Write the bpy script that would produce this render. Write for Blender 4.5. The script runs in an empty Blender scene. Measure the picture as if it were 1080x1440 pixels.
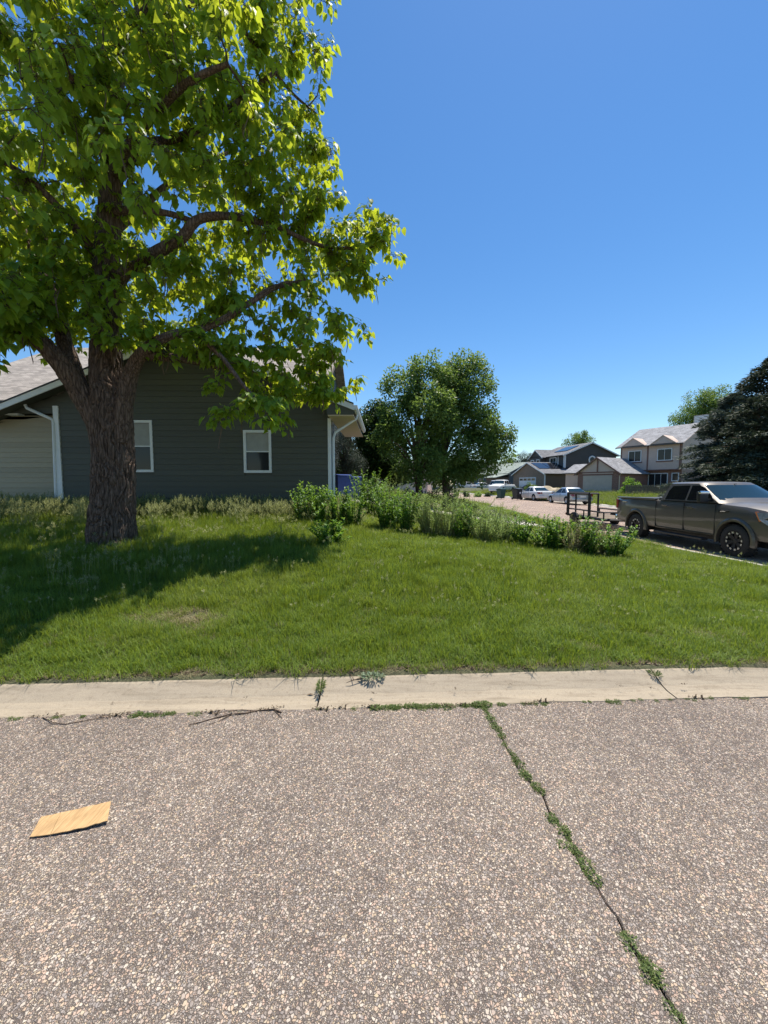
import bpy, bmesh, math, random
import numpy as np
from mathutils import Vector, Matrix, noise as mnoise

random.seed(7)
RNG = np.random.default_rng(11)
R = math.radians
PI = math.pi

# ------------------------------------------------------------------ camera, sky, sun
scn = bpy.context.scene
COL = scn.collection
CAM_H = 1.7
PITCH = math.atan(38 / 540)
cam = bpy.data.cameras.new('camera')
cam.sensor_fit = 'VERTICAL'
cam.sensor_height = 36.0
cam.lens = 13.5
cam.clip_start = 0.05
cam.clip_end = 3000
camo = bpy.data.objects.new('camera', cam)
COL.objects.link(camo)
camo.location = (0, 0, CAM_H)
camo.rotation_euler = (PI / 2 - PITCH, 0, 0)
scn.camera = camo

SUN_EL = R(71)
SUN_AZ = R(36)          # clockwise from +Y
world = bpy.data.worlds.new('World')
scn.world = world
world.use_nodes = True
wn = world.node_tree
bg = wn.nodes['Background']
sky = wn.nodes.new('ShaderNodeTexSky')
sky.sky_type = 'NISHITA'
sky.sun_disc = False
sky.sun_elevation = SUN_EL
sky.sun_rotation = SUN_AZ
sky.altitude = 900
sky.air_density = 1.2
sky.dust_density = 0.3
sky.ozone_density = 4.0
hs = wn.nodes.new('ShaderNodeHueSaturation')
hs.inputs['Saturation'].default_value = 1.22
wn.links.new(sky.outputs[0], hs.inputs['Color'])
wn.links.new(hs.outputs[0], bg.inputs[0])
bg.inputs[1].default_value = 0.105

sl = bpy.data.lights.new('sun', 'SUN')
sl.energy = 4.7
sl.angle = R(0.53)
sl.color = (1.0, 0.93, 0.82)
so = bpy.data.objects.new('sun', sl)
COL.objects.link(so)
sdir = Vector((math.sin(SUN_AZ) * math.cos(SUN_EL), math.cos(SUN_AZ) * math.cos(SUN_EL), math.sin(SUN_EL)))
so.rotation_euler = sdir.to_track_quat('Z', 'Y').to_euler()
so.location = (0, 0, 30)

scn.view_settings.view_transform = 'Standard'
scn.view_settings.look = 'None'
scn.view_settings.exposure = 0.6
scn.view_settings.gamma = 1.0
scn.view_settings.use_curve_mapping = False
scn.cycles.max_bounces = 8
scn.cycles.transparent_max_bounces = 8

# ------------------------------------------------------------------ helpers
def at(px, py, Y):
    """point of the place seen at (px, py) of the photograph at distance Y in front"""
    u, v = px - 540, 720 - py
    f = 540 * math.cos(PITCH) + v * math.sin(PITCH)
    up = v * math.cos(PITCH) - 540 * math.sin(PITCH)
    t = Y / f
    return Vector((u * t, Y, CAM_H + up * t))

def on_ground(px, py, z=0.0):
    u, v = px - 540, 720 - py
    f = 540 * math.cos(PITCH) + v * math.sin(PITCH)
    up = v * math.cos(PITCH) - 540 * math.sin(PITCH)
    t = (z - CAM_H) / up
    return Vector((u * t, f * t, z))

def sstep(a, b, x):
    t = min(1, max(0, (x - a) / (b - a)))
    return t * t * (3 - 2 * t)

def interp(x, pts):
    return float(np.interp(x, [p[0] for p in pts], [p[1] for p in pts]))

def tagobj(o, label=None, cat=None, group=None, kind=None):
    if label: o['label'] = label
    if cat: o['category'] = cat
    if group: o['group'] = group
    if kind: o['kind'] = kind
    return o

def thing(name, label, cat, loc=(0, 0, 0), rz=0, group=None, kind=None):
    o = bpy.data.objects.new(name, None)
    o.empty_display_size = 0.2
    COL.objects.link(o)
    o.location = loc
    o.rotation_euler = (0, 0, rz)
    return tagobj(o, label, cat, group, kind)

def link(name, me, mats, parent=None):
    o = bpy.data.objects.new(name, me)
    COL.objects.link(o)
    if mats is not None:
        for m in (mats if isinstance(mats, (list, tuple)) else [mats]):
            me.materials.append(m)
    if parent is not None: o.parent = parent
    return o

def place(name, me, parent, loc=(0, 0, 0), rot=None, scale=None):
    """another object on mesh data that exists already"""
    o = bpy.data.objects.new(name, me)
    COL.objects.link(o)
    o.parent = parent
    o.location = loc
    if rot is not None: o.rotation_euler = rot
    if scale is not None: o.scale = scale
    return o

class MB:
    def __init__(s):
        s.v = []; s.f = []; s.mi = []; s.m = 0
    def add(s, vs, fs):
        o = len(s.v)
        s.v += [tuple(p) for p in vs]
        s.f += [tuple(o + i for i in f) for f in fs]
        s.mi += [s.m] * len(fs)
        return s
    def box(s, x0, x1, y0, y1, z0, z1):
        return s.add([(x0, y0, z0), (x1, y0, z0), (x1, y1, z0), (x0, y1, z0), (x0, y0, z1), (x1, y0, z1), (x1, y1, z1), (x0, y1, z1)],
                     [(0, 3, 2, 1), (4, 5, 6, 7), (0, 1, 5, 4), (1, 2, 6, 5), (2, 3, 7, 6), (3, 0, 4, 7)])
    def bbox(s, x0, x1, y0, y1, z0, z1, b=0.01):
        bm = bmesh.new()
        bmesh.ops.create_cube(bm, size=1)
        for v in bm.verts:
            v.co = Vector(((x0 + x1) / 2 + v.co.x * (x1 - x0), (y0 + y1) / 2 + v.co.y * (y1 - y0), (z0 + z1) / 2 + v.co.z * (z1 - z0)))
        bmesh.ops.bevel(bm, geom=bm.edges[:], offset=b, segments=2, affect='EDGES', profile=0.6)
        bm.verts.index_update()
        s.add([v.co for v in bm.verts], [[v.index for v in f.verts] for f in bm.faces])
        bm.free()
        return s
    def prism(s, poly, axis, a, b):
        """polygon in the plane across axis, extruded from a to b"""
        n = len(poly)
        def P(p, t):
            if axis == 'x': return (t, p[0], p[1])
            if axis == 'y': return (p[0], t, p[1])
            return (p[0], p[1], t)
        vs = [P(p, a) for p in poly] + [P(p, b) for p in poly]
        fs = [tuple(range(n))[::-1], tuple(range(n, 2 * n))] + [(i, (i + 1) % n, n + (i + 1) % n, n + i) for i in range(n)]
        return s.add(vs, fs)
    def tube(s, pts, rad, n=8, cap=True):
        pts = [Vector(p) for p in pts]
        if not hasattr(rad, '__len__'): rad = [rad] * len(pts)
        up = Vector((0, 0, 1))
        d0 = (pts[1] - pts[0]).normalized()
        u = d0.cross(up if abs(d0.z) < 0.95 else Vector((1, 0, 0))).normalized()
        vs = []
        for i, p in enumerate(pts):
            d = (pts[min(i + 1, len(pts) - 1)] - pts[max(i - 1, 0)]).normalized()
            u = (u - d * u.dot(d)).normalized()
            w = d.cross(u)
            for k in range(n):
                a = 2 * PI * k / n
                vs.append(p + (u * math.cos(a) + w * math.sin(a)) * rad[i])
        fs = []
        for i in range(len(pts) - 1):
            for k in range(n):
                fs.append((i * n + k, i * n + (k + 1) % n, (i + 1) * n + (k + 1) % n, (i + 1) * n + k))
        if cap:
            fs.append(tuple(range(n))[::-1]); fs.append(tuple(range((len(pts) - 1) * n, len(pts) * n)))
        return s.add(vs, fs)
    def lathe_x(s, prof, n=32, cx=0, cy=0, cz=0):
        """profile of (x, r) turned about an x-parallel axis"""
        vs = []
        for x, r in prof:
            for k in range(n):
                a = 2 * PI * k / n
                vs.append((cx + x, cy + r * math.cos(a), cz + r * math.sin(a)))
        fs = []
        for i in range(len(prof) - 1):
            for k in range(n):
                fs.append((i * n + k, i * n + (k + 1) % n, (i + 1) * n + (k + 1) % n, (i + 1) * n + k))
        return s.add(vs, fs)
    def mesh(s, name, smooth=False):
        me = bpy.data.meshes.new(name)
        me.from_pydata(s.v, [], s.f)
        me.polygons.foreach_set('material_index', s.mi)
        if smooth: me.polygons.foreach_set('use_smooth', [True] * len(s.f))
        me.update()
        return me
    def build(s, name, mats, parent=None, smooth=False, fix=True):
        me = s.mesh(name, smooth)
        if fix and len(s.f) < 60000:
            bm = bmesh.new(); bm.from_mesh(me)
            bmesh.ops.recalc_face_normals(bm, faces=bm.faces)
            bm.to_mesh(me); bm.free()
        if smooth:
            try: me.set_sharp_from_angle(angle=R(35))
            except Exception: pass
        return link(name, me, mats, parent)

def np_mesh(name, V, F, smooth=False, mi=None):
    """V (n,3), F (m,k) with constant k"""
    me = bpy.data.meshes.new(name)
    V = np.asarray(V, dtype=np.float32); F = np.asarray(F, dtype=np.int32)
    m, k = F.shape
    me.vertices.add(len(V)); me.vertices.foreach_set('co', V.ravel())
    me.loops.add(m * k); me.loops.foreach_set('vertex_index', F.ravel())
    me.polygons.add(m)
    me.polygons.foreach_set('loop_start', np.arange(0, m * k, k, dtype=np.int32))
    me.polygons.foreach_set('loop_total', np.full(m, k, dtype=np.int32))
    if smooth: me.polygons.foreach_set('use_smooth', np.ones(m, dtype=bool))
    if mi is not None: me.polygons.foreach_set('material_index', np.asarray(mi, dtype=np.int32))
    me.update(calc_edges=True)
    return me

def unit(a):
    return a / np.maximum(np.linalg.norm(a, axis=-1, keepdims=True), 1e-9)

def frames(A, N):
    """columns: width, long axis A, normal"""
    A = unit(A); X = unit(np.cross(A, N)); Z = np.cross(X, A)
    return np.stack([X, A, Z], axis=-1)

def stamp(tv, tf, P, M, S):
    """copies of a small template mesh, one per point"""
    tv = np.asarray(tv, float); tf = np.asarray(tf, int)
    N = len(P)
    S = np.broadcast_to(np.asarray(S, float).reshape(-1, 1, 1), (N, 1, 1))
    V = np.einsum('nij,kj->nki', M, tv) * S + P[:, None, :]
    F = tf[None, :, :] + (np.arange(N) * len(tv))[:, None, None]
    return V.reshape(-1, 3), F.reshape(-1, tf.shape[1])

# ------------------------------------------------------------------ materials
def mat(name):
    m = bpy.data.materials.new(name); m.use_nodes = True
    nt = m.node_tree
    return m, nt, nt.nodes['Principled BSDF']

def N(nt, t, **kw):
    n = nt.nodes.new(t)
    for k, v in kw.items(): setattr(n, k, v)
    return n

def ramp(nt, fac, stops):
    r = N(nt, 'ShaderNodeValToRGB')
    el = r.color_ramp.elements
    while len(el) < len(stops): el.new(0.5)
    for e, (p, c) in zip(el, stops):
        e.position = p; e.color = (*c, 1) if len(c) == 3 else c
    nt.links.new(fac, r.inputs[0])
    return r.outputs[0]

def noise_tex(nt, vec, scale, detail=4, rough=0.6):
    n = N(nt, 'ShaderNodeTexNoise')
    n.inputs['Scale'].default_value = scale; n.inputs['Detail'].default_value = detail; n.inputs['Roughness'].default_value = rough
    nt.links.new(vec, n.inputs['Vector'])
    return n.outputs['Fac']

def mixc(nt, fac, a, b, mode='MIX'):
    m = N(nt, 'ShaderNodeMix', data_type='RGBA', blend_type=mode)
    for inp, val in ((m.inputs[0], fac), (m.inputs[6], a), (m.inputs[7], b)):
        if isinstance(val, (int, float)): inp.default_value = val
        elif isinstance(val, tuple): inp.default_value = (*val, 1)
        else: nt.links.new(val, inp)
    return m.outputs[2]

def bump(nt, bsdf, h, strength, dist):
    b = N(nt, 'ShaderNodeBump'); b.inputs['Strength'].default_value = strength; b.inputs['Distance'].default_value = dist
    nt.links.new(h, b.inputs['Height']); nt.links.new(b.outputs[0], bsdf.inputs['Normal'])

def simple(name, c, rough=0.6, metal=0.0, var=0.12, scale=6, bmp=0.0, spec=0.5, coat=0.0, coords='Object'):
    m, nt, b = mat(name)
    tc = N(nt, 'ShaderNodeTexCoord').outputs[coords]
    nz = noise_tex(nt, tc, scale, 5)
    dark = tuple(x * (1 - var) for x in c); light = tuple(min(1, x * (1 + var)) for x in c)
    nt.links.new(ramp(nt, nz, [(0.3, dark), (0.7, light)]), b.inputs['Base Color'])
    b.inputs['Roughness'].default_value = rough; b.inputs['Metallic'].default_value = metal
    b.inputs['Specular IOR Level'].default_value = spec
    if coat:
        b.inputs['Coat Weight'].default_value = coat; b.inputs['Coat Roughness'].default_value = 0.03
    if bmp: bump(nt, b, noise_tex(nt, tc, scale * 12, 4), bmp, 0.01)
    return m

def leaf_mat(name, c1, c2, trans, tfac=0.4, rough=0.45, wnoise=0.0, dry=None):
    """thin leaf: diffuse front plus light coming through"""
    m, nt, b = mat(name)
    geo = N(nt, 'ShaderNodeNewGeometry')
    col = ramp(nt, geo.outputs['Random Per Island'], [(0.0, c1), (1.0, c2)])
    oi = N(nt, 'ShaderNodeObjectInfo')
    col = mixc(nt, 0.25, col, ramp(nt, oi.outputs['Random'], [(0, c1), (1, c2)]))
    if dry:
        nz = noise_tex(nt, geo.outputs['Position'], wnoise, 3)
        f = ramp(nt, nz, [(0.52, (0, 0, 0)), (0.72, (1, 1, 1))])
        mm = N(nt, 'ShaderNodeMath', operation='MULTIPLY'); nt.links.new(f, mm.inputs[0]); mm.inputs[1].default_value = 0.55
        col = mixc(nt, mm.outputs[0], col, dry)
        n9 = noise_tex(nt, geo.outputs['Position'], 3.4, 3)
        col = mixc(nt, 1.0, col, ramp(nt, n9, [(0.3, (0.72, 0.78, 0.75)), (0.55, (1, 1, 1)), (0.75, (1.2, 1.12, 1.1))]), 'MULTIPLY')
    nt.links.new(col, b.inputs['Base Color'])
    b.inputs['Roughness'].default_value = rough
    b.inputs['Specular IOR Level'].default_value = 0.28
    t = N(nt, 'ShaderNodeBsdfTranslucent')
    tcol = mixc(nt, 0.65, col, trans)
    nt.links.new(tcol, t.inputs[0])
    mx = N(nt, 'ShaderNodeMixShader'); mx.inputs[0].default_value = tfac
    nt.links.new(b.outputs[0], mx.inputs[1]); nt.links.new(t.outputs[0], mx.inputs[2])
    nt.links.new(mx.outputs[0], nt.nodes['Material Output'].inputs[0])
    return m

M = {}
M['catalpa'] = leaf_mat('catalpa_leaf', (0.06, 0.14, 0.016), (0.22, 0.35, 0.04), (0.85, 0.92, 0.05), 0.5, 0.5)
M['ash'] = leaf_mat('ash_leaf', (0.055, 0.11, 0.027), (0.17, 0.27, 0.07), (0.3, 0.42, 0.07), 0.42)
M['ash2'] = leaf_mat('shade_tree_leaf', (0.03, 0.065, 0.02), (0.07, 0.13, 0.035), (0.12, 0.2, 0.04), 0.3)
M['spruce'] = leaf_mat('spruce_needle', (0.02, 0.034, 0.02), (0.07, 0.095, 0.06), (0.08, 0.1, 0.05), 0.15, 0.6)
M['bluespruce'] = leaf_mat('blue_spruce_needle', (0.035, 0.055, 0.042), (0.12, 0.15, 0.12), (0.11, 0.14, 0.08), 0.15, 0.6)
M['shrub'] = leaf_mat('shrub_leaf', (0.06, 0.14, 0.02), (0.15, 0.3, 0.04), (0.36, 0.55, 0.05), 0.42)
M['shrub_dark'] = leaf_mat('dark_shrub_leaf', (0.022, 0.045, 0.018), (0.06, 0.1, 0.035), (0.1, 0.16, 0.04), 0.25)
M['feather'] = leaf_mat('feathery_leaf', (0.14, 0.26, 0.06), (0.32, 0.44, 0.14), (0.5, 0.62, 0.14), 0.45)
M['dryleaf'] = leaf_mat('dry_stalk', (0.2, 0.18, 0.08), (0.34, 0.3, 0.15), (0.4, 0.36, 0.16), 0.3)
M['grass'] = leaf_mat('grass_blade', (0.045, 0.09, 0.01), (0.23, 0.325, 0.045), (0.45, 0.55, 0.04), 0.38, 0.55, 0.55, (0.26, 0.29, 0.07))
M['seed'] = leaf_mat('grass_seed_head', (0.18, 0.2, 0.08), (0.34, 0.36, 0.16), (0.4, 0.42, 0.14), 0.35, 0.7)
M['dry'] = leaf_mat('dry_grass', (0.22, 0.19, 0.1), (0.42, 0.36, 0.2), (0.36, 0.3, 0.14), 0.25, 0.8)
M['litter'] = leaf_mat('dead_litter', (0.05, 0.035, 0.022), (0.2, 0.15, 0.1), (0.1, 0.07, 0.03), 0.1, 0.9)
M['crackweed'] = leaf_mat('crack_weed_leaf', (0.06, 0.1, 0.03), (0.2, 0.25, 0.08), (0.26, 0.34, 0.07), 0.3, 0.6)
M['pod'] = simple('seed_pod', (0.11, 0.07, 0.04), 0.7, var=0.35)
M['white'] = simple('white_trim', (0.74, 0.75, 0.74), 0.5, var=0.05)
M['steelwhite'] = simple('white_gutter_metal', (0.7, 0.72, 0.73), 0.4, var=0.04)
M['black'] = simple('black_plastic', (0.018, 0.018, 0.019), 0.55)
M['rubber'] = simple('tyre_rubber', (0.02, 0.02, 0.02), 0.85, var=0.25)
M['chrome'] = simple('chrome', (0.75, 0.76, 0.78), 0.12, 1.0, var=0.03)
M['alloy'] = simple('alloy_wheel', (0.5, 0.51, 0.52), 0.5, 1.0, var=0.05)
M['blackmetal'] = simple('black_painted_steel', (0.012, 0.012, 0.013), 0.65, var=0.4, scale=14)
M['red'] = simple('red_tail_lamp', (0.25, 0.01, 0.01), 0.15, var=0.1, spec=0.8)
M['amber'] = simple('amber_lamp', (0.5, 0.13, 0.02), 0.15, var=0.1, spec=0.8)
M['lampglass'] = simple('headlamp_glass', (0.45, 0.48, 0.5), 0.08, 0.5, var=0.3, scale=20)
M['wood'] = simple('weathered_wood', (0.2, 0.15, 0.1), 0.8, var=0.3, scale=9, bmp=0.2)
M['soffit'] = simple('tan_soffit', (0.6, 0.48, 0.34), 0.7, var=0.05)

def paint(name, c, metal=0.6, rough=0.32):
    m, nt, b = mat(name)
    tc = N(nt, 'ShaderNodeTexCoord').outputs['Object']
    fl = noise_tex(nt, tc, 900, 1)
    dust = noise_tex(nt, tc, 3, 4)
    col = ramp(nt, fl, [(0.35, tuple(x * 0.85 for x in c)), (0.65, tuple(min(1, x * 1.18) for x in c))])
    nt.links.new(mixc(nt, 0.08, col, (0.4, 0.35, 0.28)), b.inputs['Base Color'])
    nt.links.new(ramp(nt, dust, [(0.3, (rough,) * 3), (0.8, (rough + 0.15,) * 3)]), b.inputs['Roughness'])
    b.inputs['Metallic'].default_value = metal
    b.inputs['Coat Weight'].default_value = 0.5; b.inputs['Coat Roughness'].default_value = 0.06
    return m
M['paint_truck'] = paint('gunmetal_bronze_paint', (0.066, 0.058, 0.05), 0.3, 0.42)
M['paint_flare'] = paint('darker_flare_paint', (0.06, 0.052, 0.042), 0.4, 0.45)
M['paint_silver'] = paint('silver_blue_paint', (0.42, 0.46, 0.5))
M['paint_white'] = paint('white_paint', (0.72, 0.72, 0.7), 0.0)
M['paint_dark'] = paint('black_car_paint', (0.02, 0.022, 0.025), 0.2)

def glass_mat(name, c=(0.02, 0.025, 0.03), rough=0.03, spec=0.9):
    m, nt, b = mat(name)
    b.inputs['Base Color'].default_value = (*c, 1)
    tc = N(nt, 'ShaderNodeTexCoord').outputs['Object']
    nt.links.new(ramp(nt, noise_tex(nt, tc, 1.5, 2), [(0.3, (rough,) * 3), (0.8, (rough + 0.06,) * 3)]), b.inputs['Roughness'])
    b.inputs['Specular IOR Level'].default_value = spec
    b.inputs['Coat Weight'].default_value = 0.0
    return m
M['glass'] = glass_mat('tinted_glass', (0.008, 0.009, 0.011), 0.04, 0.3)
M['windshield'] = glass_mat('windshield_glass', (0.012, 0.032, 0.045), 0.03, 0.3)
M['winglass'] = glass_mat('window_glass', (0.03, 0.034, 0.036), 0.06, 0.3)
M['blind'] = simple('pale_blind', (0.34, 0.34, 0.32), 0.9, var=0.08)
M['solar'] = glass_mat('solar_glass', (0.012, 0.014, 0.02), 0.1, 0.6)

def road_mat(name, base, light, dark, sc=84):
    """exposed aggregate: packed pebbles of several sizes and colours with thin dark gaps"""
    m, nt, b = mat(name)
    tc = N(nt, 'ShaderNodeTexCoord').outputs['Object']
    wob = N(nt, 'ShaderNodeTexNoise'); wob.inputs['Scale'].default_value = sc * 1.1
    nt.links.new(tc, wob.inputs['Vector'])
    va = N(nt, 'ShaderNodeVectorMath', operation='MULTIPLY_ADD')
    nt.links.new(wob.outputs['Color'], va.inputs[0]); va.inputs[1].default_value = (0.007, 0.007, 0.0); nt.links.new(tc, va.inputs[2])
    def cells(scale):
        v = N(nt, 'ShaderNodeTexVoronoi'); v.inputs['Scale'].default_value = scale; nt.links.new(va.outputs[0], v.inputs['Vector'])
        e = N(nt, 'ShaderNodeTexVoronoi'); e.feature = 'DISTANCE_TO_EDGE'; e.inputs['Scale'].default_value = scale; nt.links.new(va.outputs[0], e.inputs['Vector'])
        sp = N(nt, 'ShaderNodeSeparateColor'); nt.links.new(v.outputs['Color'], sp.inputs[0])
        return sp, e.outputs['Distance'], v.outputs['Distance']
    s1, e1, d1 = cells(sc); s2, e2, d2 = cells(sc * 1.9)
    pink = (base[0] * 1.22, base[1] * 1.06, base[2] * 0.98); grey = (base[0] * 0.78, base[1] * 0.84, base[2] * 0.92); tan = (base[0] * 1.2, base[1] * 1.16, base[2] * 0.95)
    stops = [(0.0, dark), (0.1, tuple(x * 0.62 for x in base)), (0.3, grey), (0.48, base), (0.64, pink), (0.78, tan), (0.9, light), (1.0, tuple(min(1, x * 1.12) for x in light))]
    c1 = ramp(nt, s1.outputs[0], stops); c2 = ramp(nt, s2.outputs[1], stops)
    big = N(nt, 'ShaderNodeMath', operation='GREATER_THAN'); nt.links.new(s1.outputs[1], big.inputs[0]); big.inputs[1].default_value = 0.5
    g1 = ramp(nt, e1, [(0.03, (0, 0, 0)), (0.11, (1, 1, 1))]); g2 = ramp(nt, e2, [(0.04, (0, 0, 0)), (0.16, (1, 1, 1))])
    gap = tuple(x * 0.36 for x in base)
    small = mixc(nt, g2, gap, c2); large = mixc(nt, g1, gap, c1)
    c = mixc(nt, big.outputs[0], small, large)
    broad = noise_tex(nt, tc, 0.55, 5, 0.62)
    c = mixc(nt, 1.0, c, ramp(nt, broad, [(0.3, (0.8, 0.79, 0.79)), (0.5, (0.98, 0.97, 0.96)), (0.72, (1.16, 1.13, 1.08))]), 'MULTIPLY')
    mid = noise_tex(nt, tc, 5.5, 4, 0.6)
    c = mixc(nt, 1.0, c, ramp(nt, mid, [(0.3, (0.84, 0.83, 0.83)), (0.6, (1.05, 1.05, 1.04))]), 'MULTIPLY')
    spots = noise_tex(nt, tc, 2.1, 3, 0.5)
    c = mixc(nt, 1.0, c, ramp(nt, spots, [(0.24, (0.66, 0.66, 0.69)), (0.34, (1, 1, 1))]), 'MULTIPLY')
    nt.links.new(c, b.inputs['Base Color'])
    b.inputs['Roughness'].default_value = 0.85
    b.inputs['Specular IOR Level'].default_value = 0.3
    hh = mixc(nt, big.outputs[0], g2, g1)
    h2 = N(nt, 'ShaderNodeMath', operation='MULTIPLY_ADD'); nt.links.new(noise_tex(nt, tc, sc * 3, 2), h2.inputs[0]); h2.inputs[1].default_value = 0.6; nt.links.new(hh, h2.inputs[2])
    bump(nt, b, h2.outputs[0], 0.9, 0.004)
    return m
M['road'] = road_mat('exposed_aggregate', (0.41, 0.338, 0.284), (0.52, 0.45, 0.375), (0.13, 0.105, 0.095), sc=100)
M['road_far'] = road_mat('side_street_surface', (0.42, 0.32, 0.26), (0.6, 0.5, 0.42), (0.2, 0.15, 0.13), sc=60)

def concrete_mat(name, c):
    m, nt, b = mat(name)
    tc = N(nt, 'ShaderNodeTexCoord').outputs['Object']
    n1 = noise_tex(nt, tc, 1.3, 6, 0.65); n2 = noise_tex(nt, tc, 160, 3, 0.7); n3 = noise_tex(nt, tc, 28, 4)
    col = ramp(nt, n1, [(0.3, tuple(x * 0.8 for x in c)), (0.6, c), (0.8, tuple(x * 1.1 for x in c))])
    col = mixc(nt, 0.55, col, ramp(nt, n2, [(0.3, tuple(x * 0.6 for x in c)), (0.55, c), (0.8, tuple(min(1, x * 1.3) for x in c))]))
    col = mixc(nt, 1.0, col, ramp(nt, n3, [(0.28, (0.8, 0.78, 0.76)), (0.45, (1, 1, 1))]), 'MULTIPLY')
    nt.links.new(col, b.inputs['Base Color'])
    b.inputs['Roughness'].default_value = 0.9
    st = N(nt, 'ShaderNodeMapping'); st.inputs['Scale'].default_value = (0.5, 5, 5); nt.links.new(tc, st.inputs[0])
    n4 = noise_tex(nt, st.outputs[0], 3.0, 6, 0.7)
    col = mixc(nt, 1.0, col, ramp(nt, n4, [(0.32, (0.72, 0.7, 0.67)), (0.5, (1, 1, 1)), (0.7, (1.08, 1.07, 1.05))]), 'MULTIPLY')
    nt.links.new(col, b.inputs['Base Color'])
    bump(nt, b, n2, 0.7, 0.004)
    return m
M['concrete'] = concrete_mat('worn_concrete', (0.37, 0.308, 0.226))
M['concrete2'] = concrete_mat('pale_concrete', (0.52, 0.48, 0.42))

def soil_mat():
    m, nt, b = mat('soil_and_thatch')
    tc = N(nt, 'ShaderNodeTexCoord').outputs['Object']
    n1 = noise_tex(nt, tc, 40, 5, 0.7); n2 = noise_tex(nt, tc, 0.7, 4)
    c = ramp(nt, n1, [(0.3, (0.035, 0.03, 0.02)), (0.55, (0.09, 0.085, 0.045)), (0.8, (0.2, 0.18, 0.1))])
    c = mixc(nt, ramp(nt, n2, [(0.35, (0.05, 0.05, 0.05)), (0.65, (0.4, 0.4, 0.4))]), c, (0.07, 0.1, 0.03))
    nt.links.new(c, b.inputs['Base Color']); b.inputs['Roughness'].default_value = 0.95
    bump(nt, b, n1, 0.6, 0.02)
    return m
M['soil'] = soil_mat()
M['mulch'] = simple('bark_mulch', (0.1, 0.075, 0.055), 0.95, var=0.5, scale=60, bmp=0.6)
M['crack'] = simple('dark_crack_dirt', (0.045, 0.04, 0.034), 0.95, var=0.5, scale=80)

def bark_mat(name, c1, c2, sc=1.0):
    m, nt, b = mat(name)
    tc = N(nt, 'ShaderNodeTexCoord').outputs['Object']
    mp = N(nt, 'ShaderNodeMapping'); mp.inputs['Scale'].default_value = (15 * sc, 15 * sc, 1.9 * sc)
    nt.links.new(tc, mp.inputs[0])
    n1 = noise_tex(nt, mp.outputs[0], 2.2, 6, 0.7); n2 = noise_tex(nt, mp.outputs[0], 9, 4, 0.7)
    vo = N(nt, 'ShaderNodeTexVoronoi'); vo.feature = 'DISTANCE_TO_EDGE'; vo.inputs['Scale'].default_value = 1.6
    nt.links.new(mp.outputs[0], vo.inputs['Vector'])
    c = ramp(nt, n1, [(0.3, c1), (0.7, c2)])
    c = mixc(nt, ramp(nt, vo.outputs['Distance'], [(0.0, (0.75, 0.75, 0.75)), (0.16, (0, 0, 0))]), c, tuple(x * 0.55 for x in c1))
    nt.links.new(c, b.inputs['Base Color']); b.inputs['Roughness'].default_value = 0.92
    b.inputs['Specular IOR Level'].default_value = 0.2
    h = N(nt, 'ShaderNodeMath', operation='MULTIPLY_ADD')
    nt.links.new(ramp(nt, vo.outputs['Distance'], [(0, (0, 0, 0)), (0.25, (1, 1, 1))]), h.inputs[0]); h.inputs[1].default_value = 0.8; nt.links.new(n2, h.inputs[2])
    bump(nt, b, h.outputs[0], 0.9, 0.018)
    return m
M['bark'] = bark_mat('furrowed_bark', (0.085, 0.056, 0.04), (0.28, 0.2, 0.15))
M['bark2'] = bark_mat('background_bark', (0.08, 0.055, 0.04), (0.2, 0.14, 0.1), 0.8)

def siding_mat(name, c):
    m, nt, b = mat(name)
    tc = N(nt, 'ShaderNodeTexCoord').outputs['Object']
    mp = N(nt, 'ShaderNodeMapping'); mp.inputs['Scale'].default_value = (1.2, 1.2, 30); nt.links.new(tc, mp.inputs[0])
    n1 = noise_tex(nt, mp.outputs[0], 4, 5); oi = N(nt, 'ShaderNodeObjectInfo')
    col = ramp(nt, n1, [(0.3, tuple(x * 0.9 for x in c)), (0.7, tuple(x * 1.1 for x in c))])
    col = mixc(nt, 1.0, col, ramp(nt, oi.outputs['Random'], [(0, (0.93, 0.93, 0.93)), (1, (1.07, 1.07, 1.07))]), 'MULTIPLY')
    nt.links.new(col, b.inputs['Base Color']); b.inputs['Roughness'].default_value = 0.65
    return m
M['side_dark'] = siding_mat('dark_green_grey_siding', (0.078, 0.08, 0.062))
M['side_beige'] = siding_mat('beige_siding', (0.36, 0.31, 0.21))

def lap_mat(name, c, step=0.2, depth=0.25):
    """far away siding whose boards are too small to see singly"""
    m, nt, b = mat(name)
    tc = N(nt, 'ShaderNodeTexCoord').outputs['Object']
    sp = N(nt, 'ShaderNodeSeparateXYZ'); nt.links.new(tc, sp.inputs[0])
    d = N(nt, 'ShaderNodeMath', operation='DIVIDE'); nt.links.new(sp.outputs[2], d.inputs[0]); d.inputs[1].default_value = step
    fr = N(nt, 'ShaderNodeMath', operation='FRACT'); nt.links.new(d.outputs[0], fr.inputs[0])
    nz = noise_tex(nt, tc, 2, 4)
    col = ramp(nt, nz, [(0.3, tuple(x * 0.92 for x in c)), (0.7, tuple(x * 1.06 for x in c))])
    nt.links.new(col, b.inputs['Base Color']); b.inputs['Roughness'].default_value = 0.75
    bump(nt, b, fr.outputs[0], depth, 0.02)
    return m
M['lap_grey'] = lap_mat('charcoal_siding', (0.075, 0.07, 0.065))
M['lap_brown'] = lap_mat('brown_siding', (0.13, 0.095, 0.065))
M['lap_blue'] = lap_mat('blue_grey_siding', (0.09, 0.11, 0.13))
M['stucco_pink'] = simple('pinkish_beige_siding', (0.58, 0.45, 0.37), 0.85, var=0.06, scale=2)
M['pink_trim'] = simple('brown_red_trim', (0.2, 0.1, 0.075), 0.7)
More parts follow.
